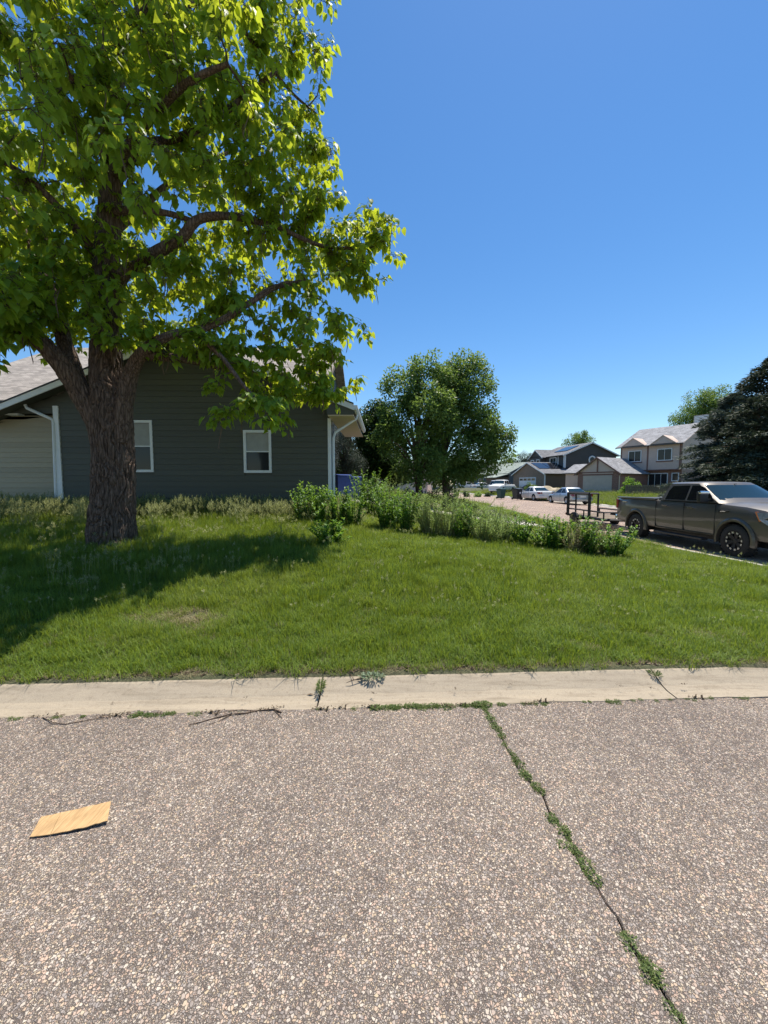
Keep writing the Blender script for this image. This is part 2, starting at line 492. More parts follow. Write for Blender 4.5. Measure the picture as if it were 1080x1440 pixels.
M['pink_door'] = lap_mat('beige_garage_door', (0.5, 0.42, 0.35), 0.5, 0.4)
M['white_door'] = lap_mat('white_garage_door', (0.62, 0.65, 0.68), 0.5, 0.4)

def brick_mat(name, a, b_, mortar):
    m, nt, b = mat(name)
    tc = N(nt, 'ShaderNodeTexCoord').outputs['Object']
    mp = N(nt, 'ShaderNodeMapping'); mp.inputs['Rotation'].default_value = (R(90), 0, 0); nt.links.new(tc, mp.inputs[0])
    br = N(nt, 'ShaderNodeTexBrick'); nt.links.new(mp.outputs[0], br.inputs['Vector'])
    br.inputs['Color1'].default_value = (*a, 1); br.inputs['Color2'].default_value = (*b_, 1); br.inputs['Mortar'].default_value = (*mortar, 1)
    br.inputs['Scale'].default_value = 4.5; br.inputs['Mortar Size'].default_value = 0.02
    nt.links.new(br.outputs['Color'], b.inputs['Base Color']); b.inputs['Roughness'].default_value = 0.85
    return m
M['brick'] = brick_mat('red_brick', (0.2, 0.085, 0.06), (0.28, 0.13, 0.09), (0.3, 0.26, 0.22))
M['stone'] = brick_mat('brown_stone_veneer', (0.16, 0.11, 0.08), (0.27, 0.2, 0.14), (0.2, 0.17, 0.14))

def shingle_mat(name, c, w=0.3, h=0.14):
    m, nt, b = mat(name)
    tc = N(nt, 'ShaderNodeTexCoord').outputs['UV']
    br = N(nt, 'ShaderNodeTexBrick'); nt.links.new(tc, br.inputs['Vector'])
    br.inputs['Scale'].default_value = 1.0; br.inputs['Brick Width'].default_value = w; br.inputs['Row Height'].default_value = h
    br.inputs['Mortar Size'].default_value = 0.006; br.inputs['Bias'].default_value = 0.0
    br.inputs['Color1'].default_value = (*[x * 0.72 for x in c], 1); br.inputs['Color2'].default_value = (*[min(1, x * 1.25) for x in c], 1)
    br.inputs['Mortar'].default_value = (*[x * 0.4 for x in c], 1)
    nz = noise_tex(nt, tc, 60, 3); n2 = noise_tex(nt, tc, 1.2, 4)
    col = mixc(nt, 1.0, br.outputs['Color'], ramp(nt, nz, [(0.3, (0.75, 0.75, 0.75)), (0.7, (1.2, 1.2, 1.2))]), 'MULTIPLY')
    col = mixc(nt, 1.0, col, ramp(nt, n2, [(0.3, (0.88, 0.88, 0.88)), (0.7, (1.1, 1.1, 1.1))]), 'MULTIPLY')
    nt.links.new(col, b.inputs['Base Color']); b.inputs['Roughness'].default_value = 0.92
    bump(nt, b, br.outputs['Fac'], 0.6, -0.01)
    return m
M['shingle'] = shingle_mat('brown_grey_shingles', (0.33, 0.29, 0.25))
M['shingle_grey'] = shingle_mat('grey_shingles', (0.27, 0.27, 0.28), 0.4, 0.2)
M['shingle_dark'] = shingle_mat('dark_grey_shingles', (0.17, 0.17, 0.175), 0.4, 0.2)
M['shingle_green'] = shingle_mat('grey_green_shingles', (0.26, 0.3, 0.26), 0.4, 0.2)

def card_mat():
    m, nt, b = mat('corrugated_cardboard')
    tc = N(nt, 'ShaderNodeTexCoord').outputs['Object']
    mp = N(nt, 'ShaderNodeMapping'); mp.inputs['Scale'].default_value = (1, 0.06, 1); nt.links.new(tc, mp.inputs[0])
    n1 = noise_tex(nt, mp.outputs[0], 130, 3); n2 = noise_tex(nt, tc, 9, 5)
    col = ramp(nt, n1, [(0.35, (0.38, 0.235, 0.105)), (0.65, (0.53, 0.345, 0.165))])
    col = mixc(nt, 1.0, col, ramp(nt, n2, [(0.3, (0.85, 0.84, 0.82)), (0.6, (1.05, 1.05, 1.05))]), 'MULTIPLY')
    nt.links.new(col, b.inputs['Base Color']); b.inputs['Roughness'].default_value = 0.8
    bump(nt, b, n1, 0.3, 0.002)
    return m
M['card'] = card_mat()

# ------------------------------------------------------------------ lie of the land
def curb_y(x): return 2.828 + 0.05 * x           # where road meets the front gutter
def lawn_y(x): return curb_y(x) + 0.39
LEFT_EDGE = [(-60, 9.6), (2, 9.6), (5, 8.6), (8, 8.05), (13, 7.75), (20, 7.7), (27, 8.1), (33, 8.4), (40, 8.2), (48, 7.2), (60, 3.5), (75, -5), (95, -20), (140, -60)]
ROADZ = [(-60, -0.1), (3, -0.12), (14, -0.16), (22, -0.06), (32, 0.02), (45, 0.1), (60, 0.35), (100, 0.8), (300, 1.5)]
def left_x(y): return interp(y, LEFT_EDGE)
def road_w(y): return interp(y, [(0, 7.6), (14, 7.8), (20, 8.4), (27, 9.1), (33, 9.3), (38, 8.9), (42, 7.8), (48, 8.4), (60, 9.5), (100, 11)])
def right_x(y): return left_x(y) + road_w(y)
def road_z(y): return interp(y, ROADZ)
LAWN_PROF = [(0, 0.1), (1.2, 0.24), (3.1, 0.5), (6, 0.62), (8.7, 0.72), (12.2, 1.0), (20, 1.15), (60, 1.3), (300, 1.6)]
def land_z(x, y):
    """height of the land with roads pressed in"""
    yl = lawn_y(x)
    if y < yl - 0.1 and (x < left_x(y) or y < 1.5):
        if y < -5.2:
            return 0.08 - 0.03 * max(0, min(5, x - 3)) + 0.02 * min(6, max(0, -5.2 - y))
        return front_z(x) - 0.12
    lx, rx = left_x(y), right_x(y)
    if x > lx - 0.02 and x < rx + 0.02:
        return road_z(y) - 0.12
    if x <= lx:
        h = interp(y - yl, LAWN_PROF)
        w = sstep(-1.5, 1.0, (x) / max(1e-6, lx) * 2 - 1.0) if lx > 0.5 else 0
        w = sstep(-2.0, lx - 0.6, x)
        hr = road_z(y) + 0.1
        if y - yl < 3: hr = hr * (y - yl) / 3 + 0.1 * (1 - (y - yl) / 3) - 0.02 * max(0, x - 3)
        return h * (1 - w) + hr * w
    # far side
    d = x - rx
    return road_z(y) + 0.12 + 0.55 * sstep(1.5, 8, d)
def front_z(x): return -0.03 * max(0, min(5, x - 3))

# ------------------------------------------------------------------ ground
def axis(lo, fine, hi, s0, g):
    a = list(np.arange(fine[0], fine[1], s0)); s = s0; x = fine[1]
    while x < hi: a.append(x); s *= g; x += s
    a.append(hi); s = s0; x = fine[0] - s0
    pre = []
    while x > lo: pre.append(x); s *= g; x -= s
    pre.append(lo)
    return np.array(pre[::-1] + a)
gx = axis(-900, (-10, 19), 900, 0.2, 1.12)
gy = axis(-300, (2.0, 50), 1200, 0.2, 1.12)
gy = np.array(sorted([v for v in gy if not 2.55 < v < 3.42] + [2.65, 2.86, 3.02, 3.155, 3.27, 3.4]))
XX, YY = np.meshgrid(gx, gy)
YY = YY + 0.05 * np.clip(XX, -30, 30) * np.clip(1 - np.abs(YY - 3) / 12, 0, 1)
Z = np.array([[land_z(x, y) for x, y in zip(rx_, ry_)] for rx_, ry_ in zip(XX, YY)])
V = np.stack([XX.ravel(), YY.ravel(), Z.ravel()], 1)
nx, ny = len(gx), len(gy)
idx = np.arange(nx * ny).reshape(ny, nx)
F = np.stack([idx[:-1, :-1].ravel(), idx[:-1, 1:].ravel(), idx[1:, 1:].ravel(), idx[1:, :-1].ravel()], 1)
tagobj(link('ground', np_mesh('ground', V, F, True), M['soil']), 'earth and thatch under the lawns and yards', kind='structure')

# front street: two slabs with an open crack between them, over a dark bed
crack_px = [(683, 1000), (690, 1013), (703, 1030), (716, 1055), (728, 1079), (745, 1095), (763, 1118), (776, 1148), (795, 1172), (812, 1205), (842, 1250), (866, 1290), (890, 1330), (905, 1352), (928, 1385), (955, 1425), (985, 1475), (1030, 1540)]
crack = [on_ground(px, py, 0) for px, py in crack_px]
crack[0] = Vector((crack[0].x, curb_y(crack[0].x), 0))
end = crack[-1]; crack.append(Vector((end.x + 0.5, -5.2, 0)))
def jag(pts, step=0.05, amp=0.008):
    out = []
    for a, b in zip(pts, pts[1:]):
        n = max(1, int((b - a).length / step))
        for i in range(n):
            p = a.lerp(b, i / n); out.append(p + Vector((mnoise.noise(p * 7) * amp * 2 + random.uniform(-amp, amp) * 0.6, 0, 0)))
    out.append(pts[-1]); return out
ck = jag(crack)
def slab(name, left):
    vs, fs = [], []
    far = -70 if left else 60
    cols = [0, 0.004, 0.02, 0.5, 2, 8, abs(far)]
    sgn = -1 if left else 1
    for p in ck:
        wd = 0.001 + 0.004 * abs(mnoise.noise(Vector((p.y * 2.3, 5.5, 0))) * 2)
        for j, c in enumerate(cols):
            x = p.x + sgn * (wd + c)
            y = p.y
            if p is ck[0]: y = curb_y(x) + 0.05
            z = front_z(x) - (0.012 if j == 0 else 0.003 if j == 1 else 0) - (0.006 if p is ck[0] else 0)
            vs.append((x, y, z))
    n = len(cols)
    for i in range(len(ck) - 1):
        for j in range(n - 1):
            f = (i * n + j, (i + 1) * n + j, (i + 1) * n + j + 1, i * n + j + 1)
            fs.append(f if left is False else f[::-1])
    mb = MB(); mb.add(vs, fs)
    return mb
rd = bpy.data.objects.new('front_street', None); COL.objects.link(rd); tagobj(rd, 'pinkish exposed aggregate street in the foreground', kind='structure')
slab('pavement_slab', True).build('pavement_slab', M['road'], rd)
slab('pavement_slab', False).build('pavement_slab', M['road'], rd)
mb = MB(); mb.add([(crack[0].x - 0.3, 3.1, -0.02), (crack[0].x + 0.5, 3.1, -0.02), (3.9, -5, -0.03), (0.3, -5, -0.02)], [(0, 1, 2, 3)])
mb.build('crack_bed', M['crack'], rd)

# front curb and gutter in cast lengths with open joints
cb = bpy.data.objects.new('curb', None); COL.objects.link(cb); tagobj(cb, 'low rolled concrete curb and gutter along the front lawn', kind='structure')
PROF = [(0.004, -0.05), (0.006, 0.0), (0.11, 0.004), (0.17, 0.018), (0.235, 0.052), (0.30, 0.086), (0.36, 0.098), (0.40, 0.1), (0.41, -0.1)]
jl = on_ground(450, 975, 0.03).x; jr = on_ground(935, 965, 0.03).x
joints = [-9.3, -6.4, jl - 3.05, jl, jl + 3.05 if False else jr, jr + 3.0, jr + 6.0]
for a, b in zip(joints, joints[1:]):
    n = max(2, int((b - a) / 0.06)); vs = []; fs = []
    for i in range(n + 1):
        x = a + 0.006 + (b - a - 0.012) * i / n
        for q, z in PROF:
            e = mnoise.noise(Vector((x * 3, q * 9, 1.7))) * 0.006 + mnoise.noise(Vector((x * 21, q * 30, 7.7))) * 0.002
            xx = x + (0.07 * q / 0.4 if abs(b - jr) < 0.01 or abs(a - jr) < 0.01 else 0) * 0
            edge = (random.uniform(-0.006, 0.006) + 0.012 * mnoise.noise(Vector((x * 4, 0, 3)))) if q < 0.01 else 0
            vs.append((xx, curb_y(x) + q + e + edge, z + e + front_z(x) * min(1, q * 10)))
    k = len(PROF)
    for i in range(n):
        for j in range(k - 1):
            fs.append((i * k + j, (i + 1) * k + j, (i + 1) * k + j + 1, i * k + j + 1))
    fs.append(tuple(range(k))[::-1]); fs.append(tuple(range(n * k, n * k + k)))
    m_ = MB(); m_.add(vs, fs); m_.build('curb_slab', M['concrete'], cb, smooth=False)

# side street
def strip(ys, xa, xb, zf, ncol=8):
    vs, fs = [], []
    for y in ys:
        for j in range(ncol + 1):
            t = j / ncol; x = xa(y) * (1 - t) + xb(y) * t
            vs.append((x, y, zf(x, y, t)))
    k = ncol + 1
    for i in range(len(ys) - 1):
        for j in range(ncol): fs.append((i * k + j, i * k + j + 1, (i + 1) * k + j + 1, (i + 1) * k + j))
    m_ = MB(); m_.add(vs, fs); return m_
ys = list(np.arange(3.4, 60, 1.0)) + list(np.arange(60, 141, 4.0))
strip(ys, lambda y: left_x(y) + 0.4, lambda y: right_x(y) - 0.4, lambda x, y, t: road_z(y) + 0.06 * (1 - (2 * t - 1) ** 2)).build('side_street', M['road_far'])
tagobj(bpy.data.objects['side_street'], 'pinkish side street running away between the houses', kind='structure')

def side_curb(name, fx, sgn, label, y0=4.0):
    e = bpy.data.objects.new(name, None); COL.objects.link(e); tagobj(e, label, kind='structure')
    y = y0
    while y < 62:
        L = 3.0; yy = [y + 0.01 + (L - 0.02) * i / 6 for i in range(7)]
        prof = [(0.46, -0.05), (0.45, -0.008), (0.2, 0.0), (0.14, 0.08), (0.1, 0.105), (-0.1, 0.12), (-0.11, -0.1)]
        vs = []; fs = []
        for q in yy:
            for dx, dz in prof: vs.append((fx(q) + sgn * dx, q, road_z(q) + dz + 0.03))
        k = len(prof)
        for i in range(6):
            for j in range(k - 1): fs.append((i * k + j, (i + 1) * k + j, (i + 1) * k + j + 1, i * k + j + 1))
        fs.append(tuple(range(k))); fs.append(tuple(range(6 * k, 7 * k))[::-1])
        m_ = MB(); m_.add(vs, fs); m_.build('curb_slab', M['concrete2'], e)
        y += L
side_curb('side_curb', left_x, 1, 'pale concrete curb between the lawn and the pickup')
side_curb('far_curb', right_x, -1, 'pale concrete curb on the far side of the side street', 14)

# garden path from the house corner to the side street
pth = bpy.data.objects.new('path', None); COL.objects.link(pth); tagobj(pth, 'pale concrete path from the grey house to the side street', kind='structure')
for i in range(7):
    x0 = -1.9 + i * 1.38; x1 = x0 + 1.365
    m_ = MB()
    P = [(x0, 15.1), (x1, 15.1), (x1, 16.9), (x0, 16.9)]
    top = [(x, y, max(land_z(x, y), land_z(x, 15.1)) + 0.05) for x, y in P]
    bot = [(x, y, z - 0.15) for x, y, z in top]
    m_.add(top + bot, [(0, 1, 2, 3), (7, 6, 5, 4), (0, 4, 5, 1), (1, 5, 6, 2), (2, 6, 7, 3), (3, 7, 4, 0)])
    m_.build('paving_slab', M['concrete2'], pth)
# driveways across the street
def sheet(name, pts, mat_, label, lift=0.03):
    n = 10; vs = []; fs = []
    A, B, C, D = [Vector((*p, 0)) for p in pts]
    for i in range(n + 1):
        for j in range(n + 1):
            p = A.lerp(B, j / n).lerp(D.lerp(C, j / n), i / n)
            vs.append((p.x, p.y, land_z(p.x, p.y) + lift))
    for i in range(n):
        for j in range(n): fs.append((i * (n + 1) + j, i * (n + 1) + j + 1, (i + 1) * (n + 1) + j + 1, (i + 1) * (n + 1) + j))
    m_ = MB(); m_.add(vs, fs); o = m_.build(name, mat_); tagobj(o, label, kind='structure'); return o
sheet('mulch_bed', [(-0.8, 17.0), (4.6, 17.0), (6.0, 25), (-0.8, 25)], M['mulch'], 'dark mulched bed below the ash trees', 0.02)

# ------------------------------------------------------------------ houses
def roof_slab(parent, name, mat_, A, B, C, D, th=0.12):
    """A-B along the eave, C-D along the ridge (C above B); uv in metres"""
    A, B, C, D = map(Vector, (A, B, C, D))
    nrm = (B - A).cross(D - A).normalized()
    if nrm.z < 0: nrm = -nrm
    vs = [A, B, C, D] + [p - nrm * th for p in (A, B, C, D)]
    me = bpy.data.meshes.new(name)
    me.from_pydata([tuple(v) for v in vs], [], [(0, 1, 2, 3), (7, 6, 5, 4), (0, 4, 5, 1), (1, 5, 6, 2), (2, 6, 7, 3), (3, 7, 4, 0)])
    uv = me.uv_layers.new(name='UVMap')
    e1 = (B - A).normalized(); e2 = nrm.cross(e1)
    for p in me.polygons:
        for li in p.loop_indices:
            q = Vector(me.vertices[me.loops[li].vertex_index].co) - A
            uv.data[li].uv = (q.dot(e1), q.dot(e2))
    me.update()
    return link(name, me, mat_, parent)

def gable(parent, x0, x1, y0, y1, ze, rise, axis_, oh, mroof, mfascia, mwall=None, th=0.12, fdepth=0.16, ridge_at=0.5, gables=(True, True)):
    """gable roof; ridge runs along axis_. Adds slopes, rakes (fascia) and the gable walls"""
    if axis_ == 'x':
        T = lambda a, c, z: (a, c, z); a0, a1, c0, c1 = x0, x1, y0, y1
    else:
        T = lambda a, c, z: (c, a, z); a0, a1, c0, c1 = y0, y1, x0, x1
    cm = c0 + (c1 - c0) * ridge_at
    s0 = rise / (cm - c0); s1 = rise / (c1 - cm)
    zr = ze + rise
    oa = oh * 0.7
    roof_slab(parent, 'roof_slope', mroof, T(a0 - oa, c0 - oh, ze - s0 * oh + th), T(a1 + oa, c0 - oh, ze - s0 * oh + th), T(a1 + oa, cm, zr + th), T(a0 - oa, cm, zr + th), th)
    roof_slab(parent, 'roof_slope', mroof, T(a1 + oa, c1 + oh, ze - s1 * oh + th), T(a0 - oa, c1 + oh, ze - s1 * oh + th), T(a0 - oa, cm, zr + th - 0.003), T(a1 + oa, cm, zr + th - 0.003), th)
    for k, a in enumerate((a0 - oa - 0.03, a1 + oa)):
        if not gables[k]: continue
        for (c, zc, zoff) in ((c0 - oh, ze - s0 * oh, 0), (c1 + oh, ze - s1 * oh, 0.002)):
            m_ = MB()
            pts = [(c, zc + th - 0.02), (cm, zr + th - 0.02), (cm, zr + th - 0.02 - fdepth * 1.05), (c, zc + th - 0.02 - fdepth)]
            vs = [T(a, p[0], p[1]) for p in pts] + [T(a + 0.03, p[0], p[1]) for p in pts]
            m_.add(vs, [(0, 1, 2, 3), (7, 6, 5, 4), (0, 4, 5, 1), (1, 5, 6, 2), (2, 6, 7, 3), (3, 7, 4, 0)])
            m_.build('fascia', mfascia, parent)
    if mwall:
        for k, a in enumerate((a0, a1)):
            if not gables[k]: continue
            m_ = MB()
            d = 0.12 if k == 0 else -0.12
            pts = [(c0, ze), (c1, ze), (cm, zr)]
            vs = [T(a, p[0], p[1]) for p in pts] + [T(a + d, p[0], p[1]) for p in pts]
            m_.add(vs, [(0, 1, 2), (5, 4, 3), (0, 3, 4, 1), (1, 4, 5, 2), (2, 5, 3, 0)])
            m_.build('gable_wall', mwall, parent)

def window(parent, side, a, z, w, h, plane, mframe=None, panes=(1, 2), fw=0.07, blind=0.0):
    """side 'front' (faces -y at y=plane) or 'side' (faces +x at x=plane). a,z = lower left corner"""
    mframe = mframe or M['white']
    def B(m_, a0, a1, z0, z1, d0, d1):
        if side == 'front': m_.box(a0, a1, plane - d1, plane - d0, z0, z1)
        elif side == 'left': m_.box(plane - d1, plane - d0, a0, a1, z0, z1)
        else: m_.box(plane + d0, plane + d1, a0, a1, z0, z1)
    m_ = MB()
    B(m_, a, a + w, z, z + fw, 0.002, 0.06); B(m_, a, a + w, z + h - fw, z + h, 0.002, 0.06)
    B(m_, a, a + fw, z + fw, z + h - fw, 0.002, 0.058); B(m_, a + w - fw, a + w, z + fw, z + h - fw, 0.002, 0.058)
    fr = m_.build('window', mframe, parent)
    nc, nr = panes; iw = w - 2 * fw; ih = h - 2 * fw; g = 0.035 if w > 0.7 else 0.03
    m_ = MB()
    for i in range(1, nc): B(m_, a + fw + iw * i / nc - g / 2, a + fw + iw * i / nc + g / 2, z + fw, z + h - fw, 0.012, 0.045)
    for j in range(1, nr): B(m_, a + fw, a + w - fw, z + fw + ih * j / nr - g / 2, z + fw + ih * j / nr + g / 2, 0.014, 0.048)
    if m_.v: m_.build('muntin', mframe, fr)
    for i in range(nc):
        for j in range(nr):
            m_ = MB()
            B(m_, a + fw + iw * i / nc, a + fw + iw * (i + 1) / nc, z + fw + ih * j / nr, z + fw + ih * (j + 1) / nr, 0.002, 0.012)
            p = m_.build('pane', M['winglass'] if not (blind and j == nr - 1) else M['blind'], fr)
    return fr

def boards(parent, wallname, x0, x1, y, z0, ztop, mat_, step, holes=(), gable_at=None):
    """lap siding: every board an object, cut back at the gable and round the windows"""
    m_ = MB(); m_.box(x0, x1, y + 0.02, y + 0.14, z0, z0 + 0.4)
    wall = m_.build(wallname, mat_, parent)
    z = z0
    def zroof(x): return gable_at(x) if gable_at else ztop
    zmax = max(zroof(x0 + (x1 - x0) * i / 40) for i in range(41))
    while z < zmax - 0.02:
        zt = min(z + step, zmax)
        a, b = x0, x1
        if gable_at:
            xs = [x for x in np.linspace(x0, x1, 400) if gable_at(x) >= zt - 0.01]
            if len(xs) < 6: break
            a, b = xs[0], xs[-1]
        segs = [(a, b)]
        for (hx0, hx1, hz0, hz1) in holes:
            if zt > hz0 + 0.03 and z < hz1 - 0.03:
                ns = []
                for s in segs:
                    if hx0 > s[0] and hx1 < s[1]: ns += [(s[0], hx0), (hx1, s[1])]
                    else: ns.append(s)
                segs = ns
        for (s0, s1) in segs:
            q = MB()
            poly = [(y - 0.017, z + 0.001), (y - 0.002, zt), (y + 0.02, zt), (y + 0.02, z + 0.001)]
            q.prism(poly, 'x', s0, s1)
            q.build('siding_board', mat_, wall)
        z += step
    return wall

# ---- the dark house
HY = 12.0
def wx(px, py=640, Y=HY): return at(px, py, Y).x
def wz(py, px=300, Y=HY): return at(px, py, Y).z
hz0 = 0.62
xL, xR = wx(84), wx(464)
pk = at(245, 474, HY - 0.45); rend = at(503, 575, HY - 0.45)
slope = (pk.z - rend.z) / (rend.x - pk.x); ez = rend.z + (rend.x - xR) * slope
house = thing('grey_house', 'single storey dark green-grey house with white trim behind the big leafy tree', 'house', (0, HY, 0))
eaveL = wx(-40); gab = lambda x: ez + (xR - x) * slope if x > pk.x else pk.z - (pk.x - x) * slope
w1 = (wx(187), wx(216), wz(664), wz(591)); w2 = (wx(343), wx(382), wz(665), wz(605))
w1 = (w1[1] - (w2[1] - w2[0]) - 0.0, w1[1], w1[2], w1[3])
bw = boards(house, 'front_wall', xL, xR, 0, hz0, ez, M['side_dark'], 0.172,
            holes=[(w1[0], w1[1], w1[2], w1[3]), (w2[0], w2[1], w2[2], w2[3])], gable_at=lambda x: gab(x) - 0.02)
# solid core behind the boards, with the window openings backed
m_ = MB()
m_.prism([(xL, hz0 - 0.6), (xR, hz0 - 0.6), (xR, gab(xR) - 0.03), (pk.x, pk.z - 0.05), (xL, gab(xL) - 0.05)], 'y', 0.022, 0.55)
m_.box(xL, xR - 1.6, 0.552, 6.0, hz0 - 0.6, ez - 0.2)
m_.build('wall', M['side_dark'], house)
for (a, b, c, d) in (w1, w2):
    fr = window(house, 'front', a, c, b - a, d - c, 0.02, panes=(1, 2), fw=0.078, blind=1)
# beige wall to the left, a little back from the dark one
bx0 = wx(-170)
zt = at(40, 583, HY + 0.2).z
bwl = boards(house, 'beige_wall', bx0, xL + 0.02, 0.2, hz0 + 0.05, zt, M['side_beige'], 0.158)
m_ = MB(); m_.box(bx0, xL - 0.02, 0.23, 4.8, hz0 - 0.4, zt); m_.build('wall', M['side_beige'], house)
gl = wx(-14)
boards(house, 'gable_wall', gl, xL - 0.001, 0.0, zt + 0.002, gab(xL), M['side_dark'], 0.172, gable_at=lambda x: gab(x) - 0.02)
m_ = MB(); m_.prism([(gl, zt + 0.003), (xL - 0.002, zt + 0.003), (xL - 0.002, gab(xL) - 0.04), (gl, gab(gl) - 0.04)], 'y', 0.022, 0.19); m_.build('gable_core', M['side_dark'], house)
m_ = MB(); m_.box(bx0, wx(30), -0.02, 0.19, zt - 0.05, zt + 0.0); m_.build('frieze', M['white'], house)
m_ = MB(); m_.box(bx0, xL - 0.03, 0.13, 0.19, hz0 - 0.3, hz0 + 0.12); m_.build('plinth', M['side_dark'], house)
# gable roof running back
oh = rend.x - xR - 0.12; sof = at(480, 585, HY - 0.4).z
gl = wx(-14)
m = gable  # alias
roofL = pk.x - (pk.x - gl)
def slope_plane(side):
    pass
zl = gab(gl); zr_ = gab(xR + oh)
y0r, y1r = -0.45, 7.5
th = 0.1
roof_slab(house, 'roof_slope', M['shingle'], (gl, 0.9, zl + th), (gl, y0r, zl + th), (pk.x, y0r, pk.z + th), (pk.x, 5.5, pk.z + th), th)
roof_slab(house, 'roof_slope', M['shingle'], (xR + oh, y0r, zr_ + th), (xR + oh, 4.6, zr_ + th), (pk.x, 4.6, pk.z + th - 0.003), (pk.x, y0r, pk.z + th - 0.003), th)
for (xa, za) in ((gl, zl), (xR + oh, zr_)):
    m_ = MB(); m_.prism([(xa, za + 0.085), (pk.x, pk.z + 0.085), (pk.x, pk.z - 0.085), (xa, za - 0.085)], 'y', y0r - 0.035, y0r - 0.003 + (0.001 if xa < 0 and xa < pk.x else 0))
    m_.build('fascia', M['white'], house)
    m_ = MB(); m_.prism([(xa, za + 0.125), (pk.x, pk.z + 0.125), (pk.x, pk.z + 0.088), (xa, za + 0.088)], 'y', y0r - 0.055, y0r + 0.03)
    m_.build('drip_edge', M['black'], house)
# rake soffits
m_ = MB()
m_.prism([(xL - 2.6, gab(xL - 2.6) - 0.005), (pk.x, pk.z - 0.005), (pk.x, pk.z - 0.03), (xL - 2.6, gab(xL - 2.6) - 0.03)], 'y', y0r, -0.02)
m_.prism([(xR + oh, zr_ - 0.005), (pk.x, pk.z - 0.005), (pk.x, pk.z - 0.03), (xR + oh, zr_ - 0.03)], 'y', y0r, -0.02)
m_.build('soffit', M['side_dark'], house)
# boxed eave on the right with tan underside
m_ = MB(); m_.box(xR + 0.01, xR + oh, y0r + 0.01, 4.6, sof, sof + 0.03); m_.build('soffit', M['soffit'], house)
m_ = MB(); m_.prism([(xR - 0.02, sof + 0.032), (xR + oh, sof + 0.032), (xR + oh, zr_ - 0.004), (xR - 0.02, gab(xR) - 0.01)], 'y', y0r + 0.004, y0r + 0.03); m_.build('eave_return', M['side_dark'], house)
# gutter along the right eave
m_ = MB(); m_.prism([(xR + oh, zr_ + 0.06), (xR + oh + 0.11, zr_ + 0.06), (xR + oh + 0.115, zr_ + 0.0), (xR + oh + 0.07, zr_ - 0.07), (xR + oh, zr_ - 0.07)], 'y', y0r - 0.02, 4.6)
m_.build('gutter', M['steelwhite'], house)
m_ = MB(); m_.tube([(xR + oh + 0.05, 0.3, zr_ - 0.07), (xR + oh + 0.03, 0.3, zr_ - 0.2), (xR + 0.15, 0.12, sof - 0.42), (xR + 0.1, 0.1, sof - 0.6), (xR + 0.1, 0.1, hz0 + 0.2)], 0.04, 8)
m_.build('downspout', M['steelwhite'], house, smooth=True)
m_ = MB(); m_.bbox(xR - 0.06, xR + 0.035, -0.035, 0.1, hz0 - 0.2, sof, 0.008); m_.build('corner_board', M['white'], house)
# left corner board and downspout
m_ = MB(); m_.bbox(xL - 0.1, xL + 0.06, -0.05, 0.08, hz0 - 0.2, wz(571), 0.008); m_.build('corner_board', M['white'], house)
p0, p1, p2 = at(38, 574, HY - 0.2), at(74, 590, HY - 0.05), at(79, 700, HY - 0.05)
lc = lambda p: (p.x, p.y - HY, p.z)
m_ = MB(); m_.tube([(p0.x - 0.05, -0.2, p0.z + 0.1), lc(p0), lc(p1), (p1.x + 0.02, p1.y - HY, p1.z - 0.15), lc(p2)], 0.045, 8); m_.build('downspout', M['steelwhite'], house, smooth=True)
# rear cross wing with its slope facing the street
rid = at(100, 489, 20.5)
wing_x1 = wx(478, 505, 20.0)
ry = 20.5 - HY; rz = rid.z
yb = 0.6
zfe = at(0, 578, HY + 0.6).z
drop = (rz - zfe) / (ry - yb)
def crossrows():
    n = 24; me_v = []; me_f = []
    A0 = Vector((-16, yb, rz - (ry - yb) * drop)); 
    return A0
roof_slab(house, 'roof_slope', M['shingle'], (-17, yb, rz - (ry - yb) * drop), (wing_x1, yb, rz - (ry - yb) * drop), (wing_x1, ry, rz), (-17, ry, rz), 0.12)
roof_slab(house, 'roof_slope', M['shingle'], (wing_x1, ry * 2 - yb, rz - (ry - yb) * drop), (-17, ry * 2 - yb, rz - (ry - yb) * drop), (-17, ry, rz - 0.003), (wing_x1, ry, rz - 0.003), 0.12)
m_ = MB(); m_.prism([(yb + 0.5, hz0 - 0.5), (ry * 2 - yb - 0.5, hz0 - 0.5), (ry * 2 - yb - 0.5, rz - (ry - yb) * drop), (ry, rz - 0.2), (yb + 0.5, rz - (ry - yb) * drop)], 'x', -16.5, wing_x1 - 0.45)
m_.build('wing_wall', M['side_dark'], house)
m_ = MB(); m_.prism([(yb, rz - (ry - yb) * drop - 0.02), (ry, rz - 0.02), (ry, rz - 0.22), (yb, rz - (ry - yb) * drop - 0.22)], 'x', wing_x1 + 0.001, wing_x1 + 0.03); m_.build('fascia', M['wood'], house)

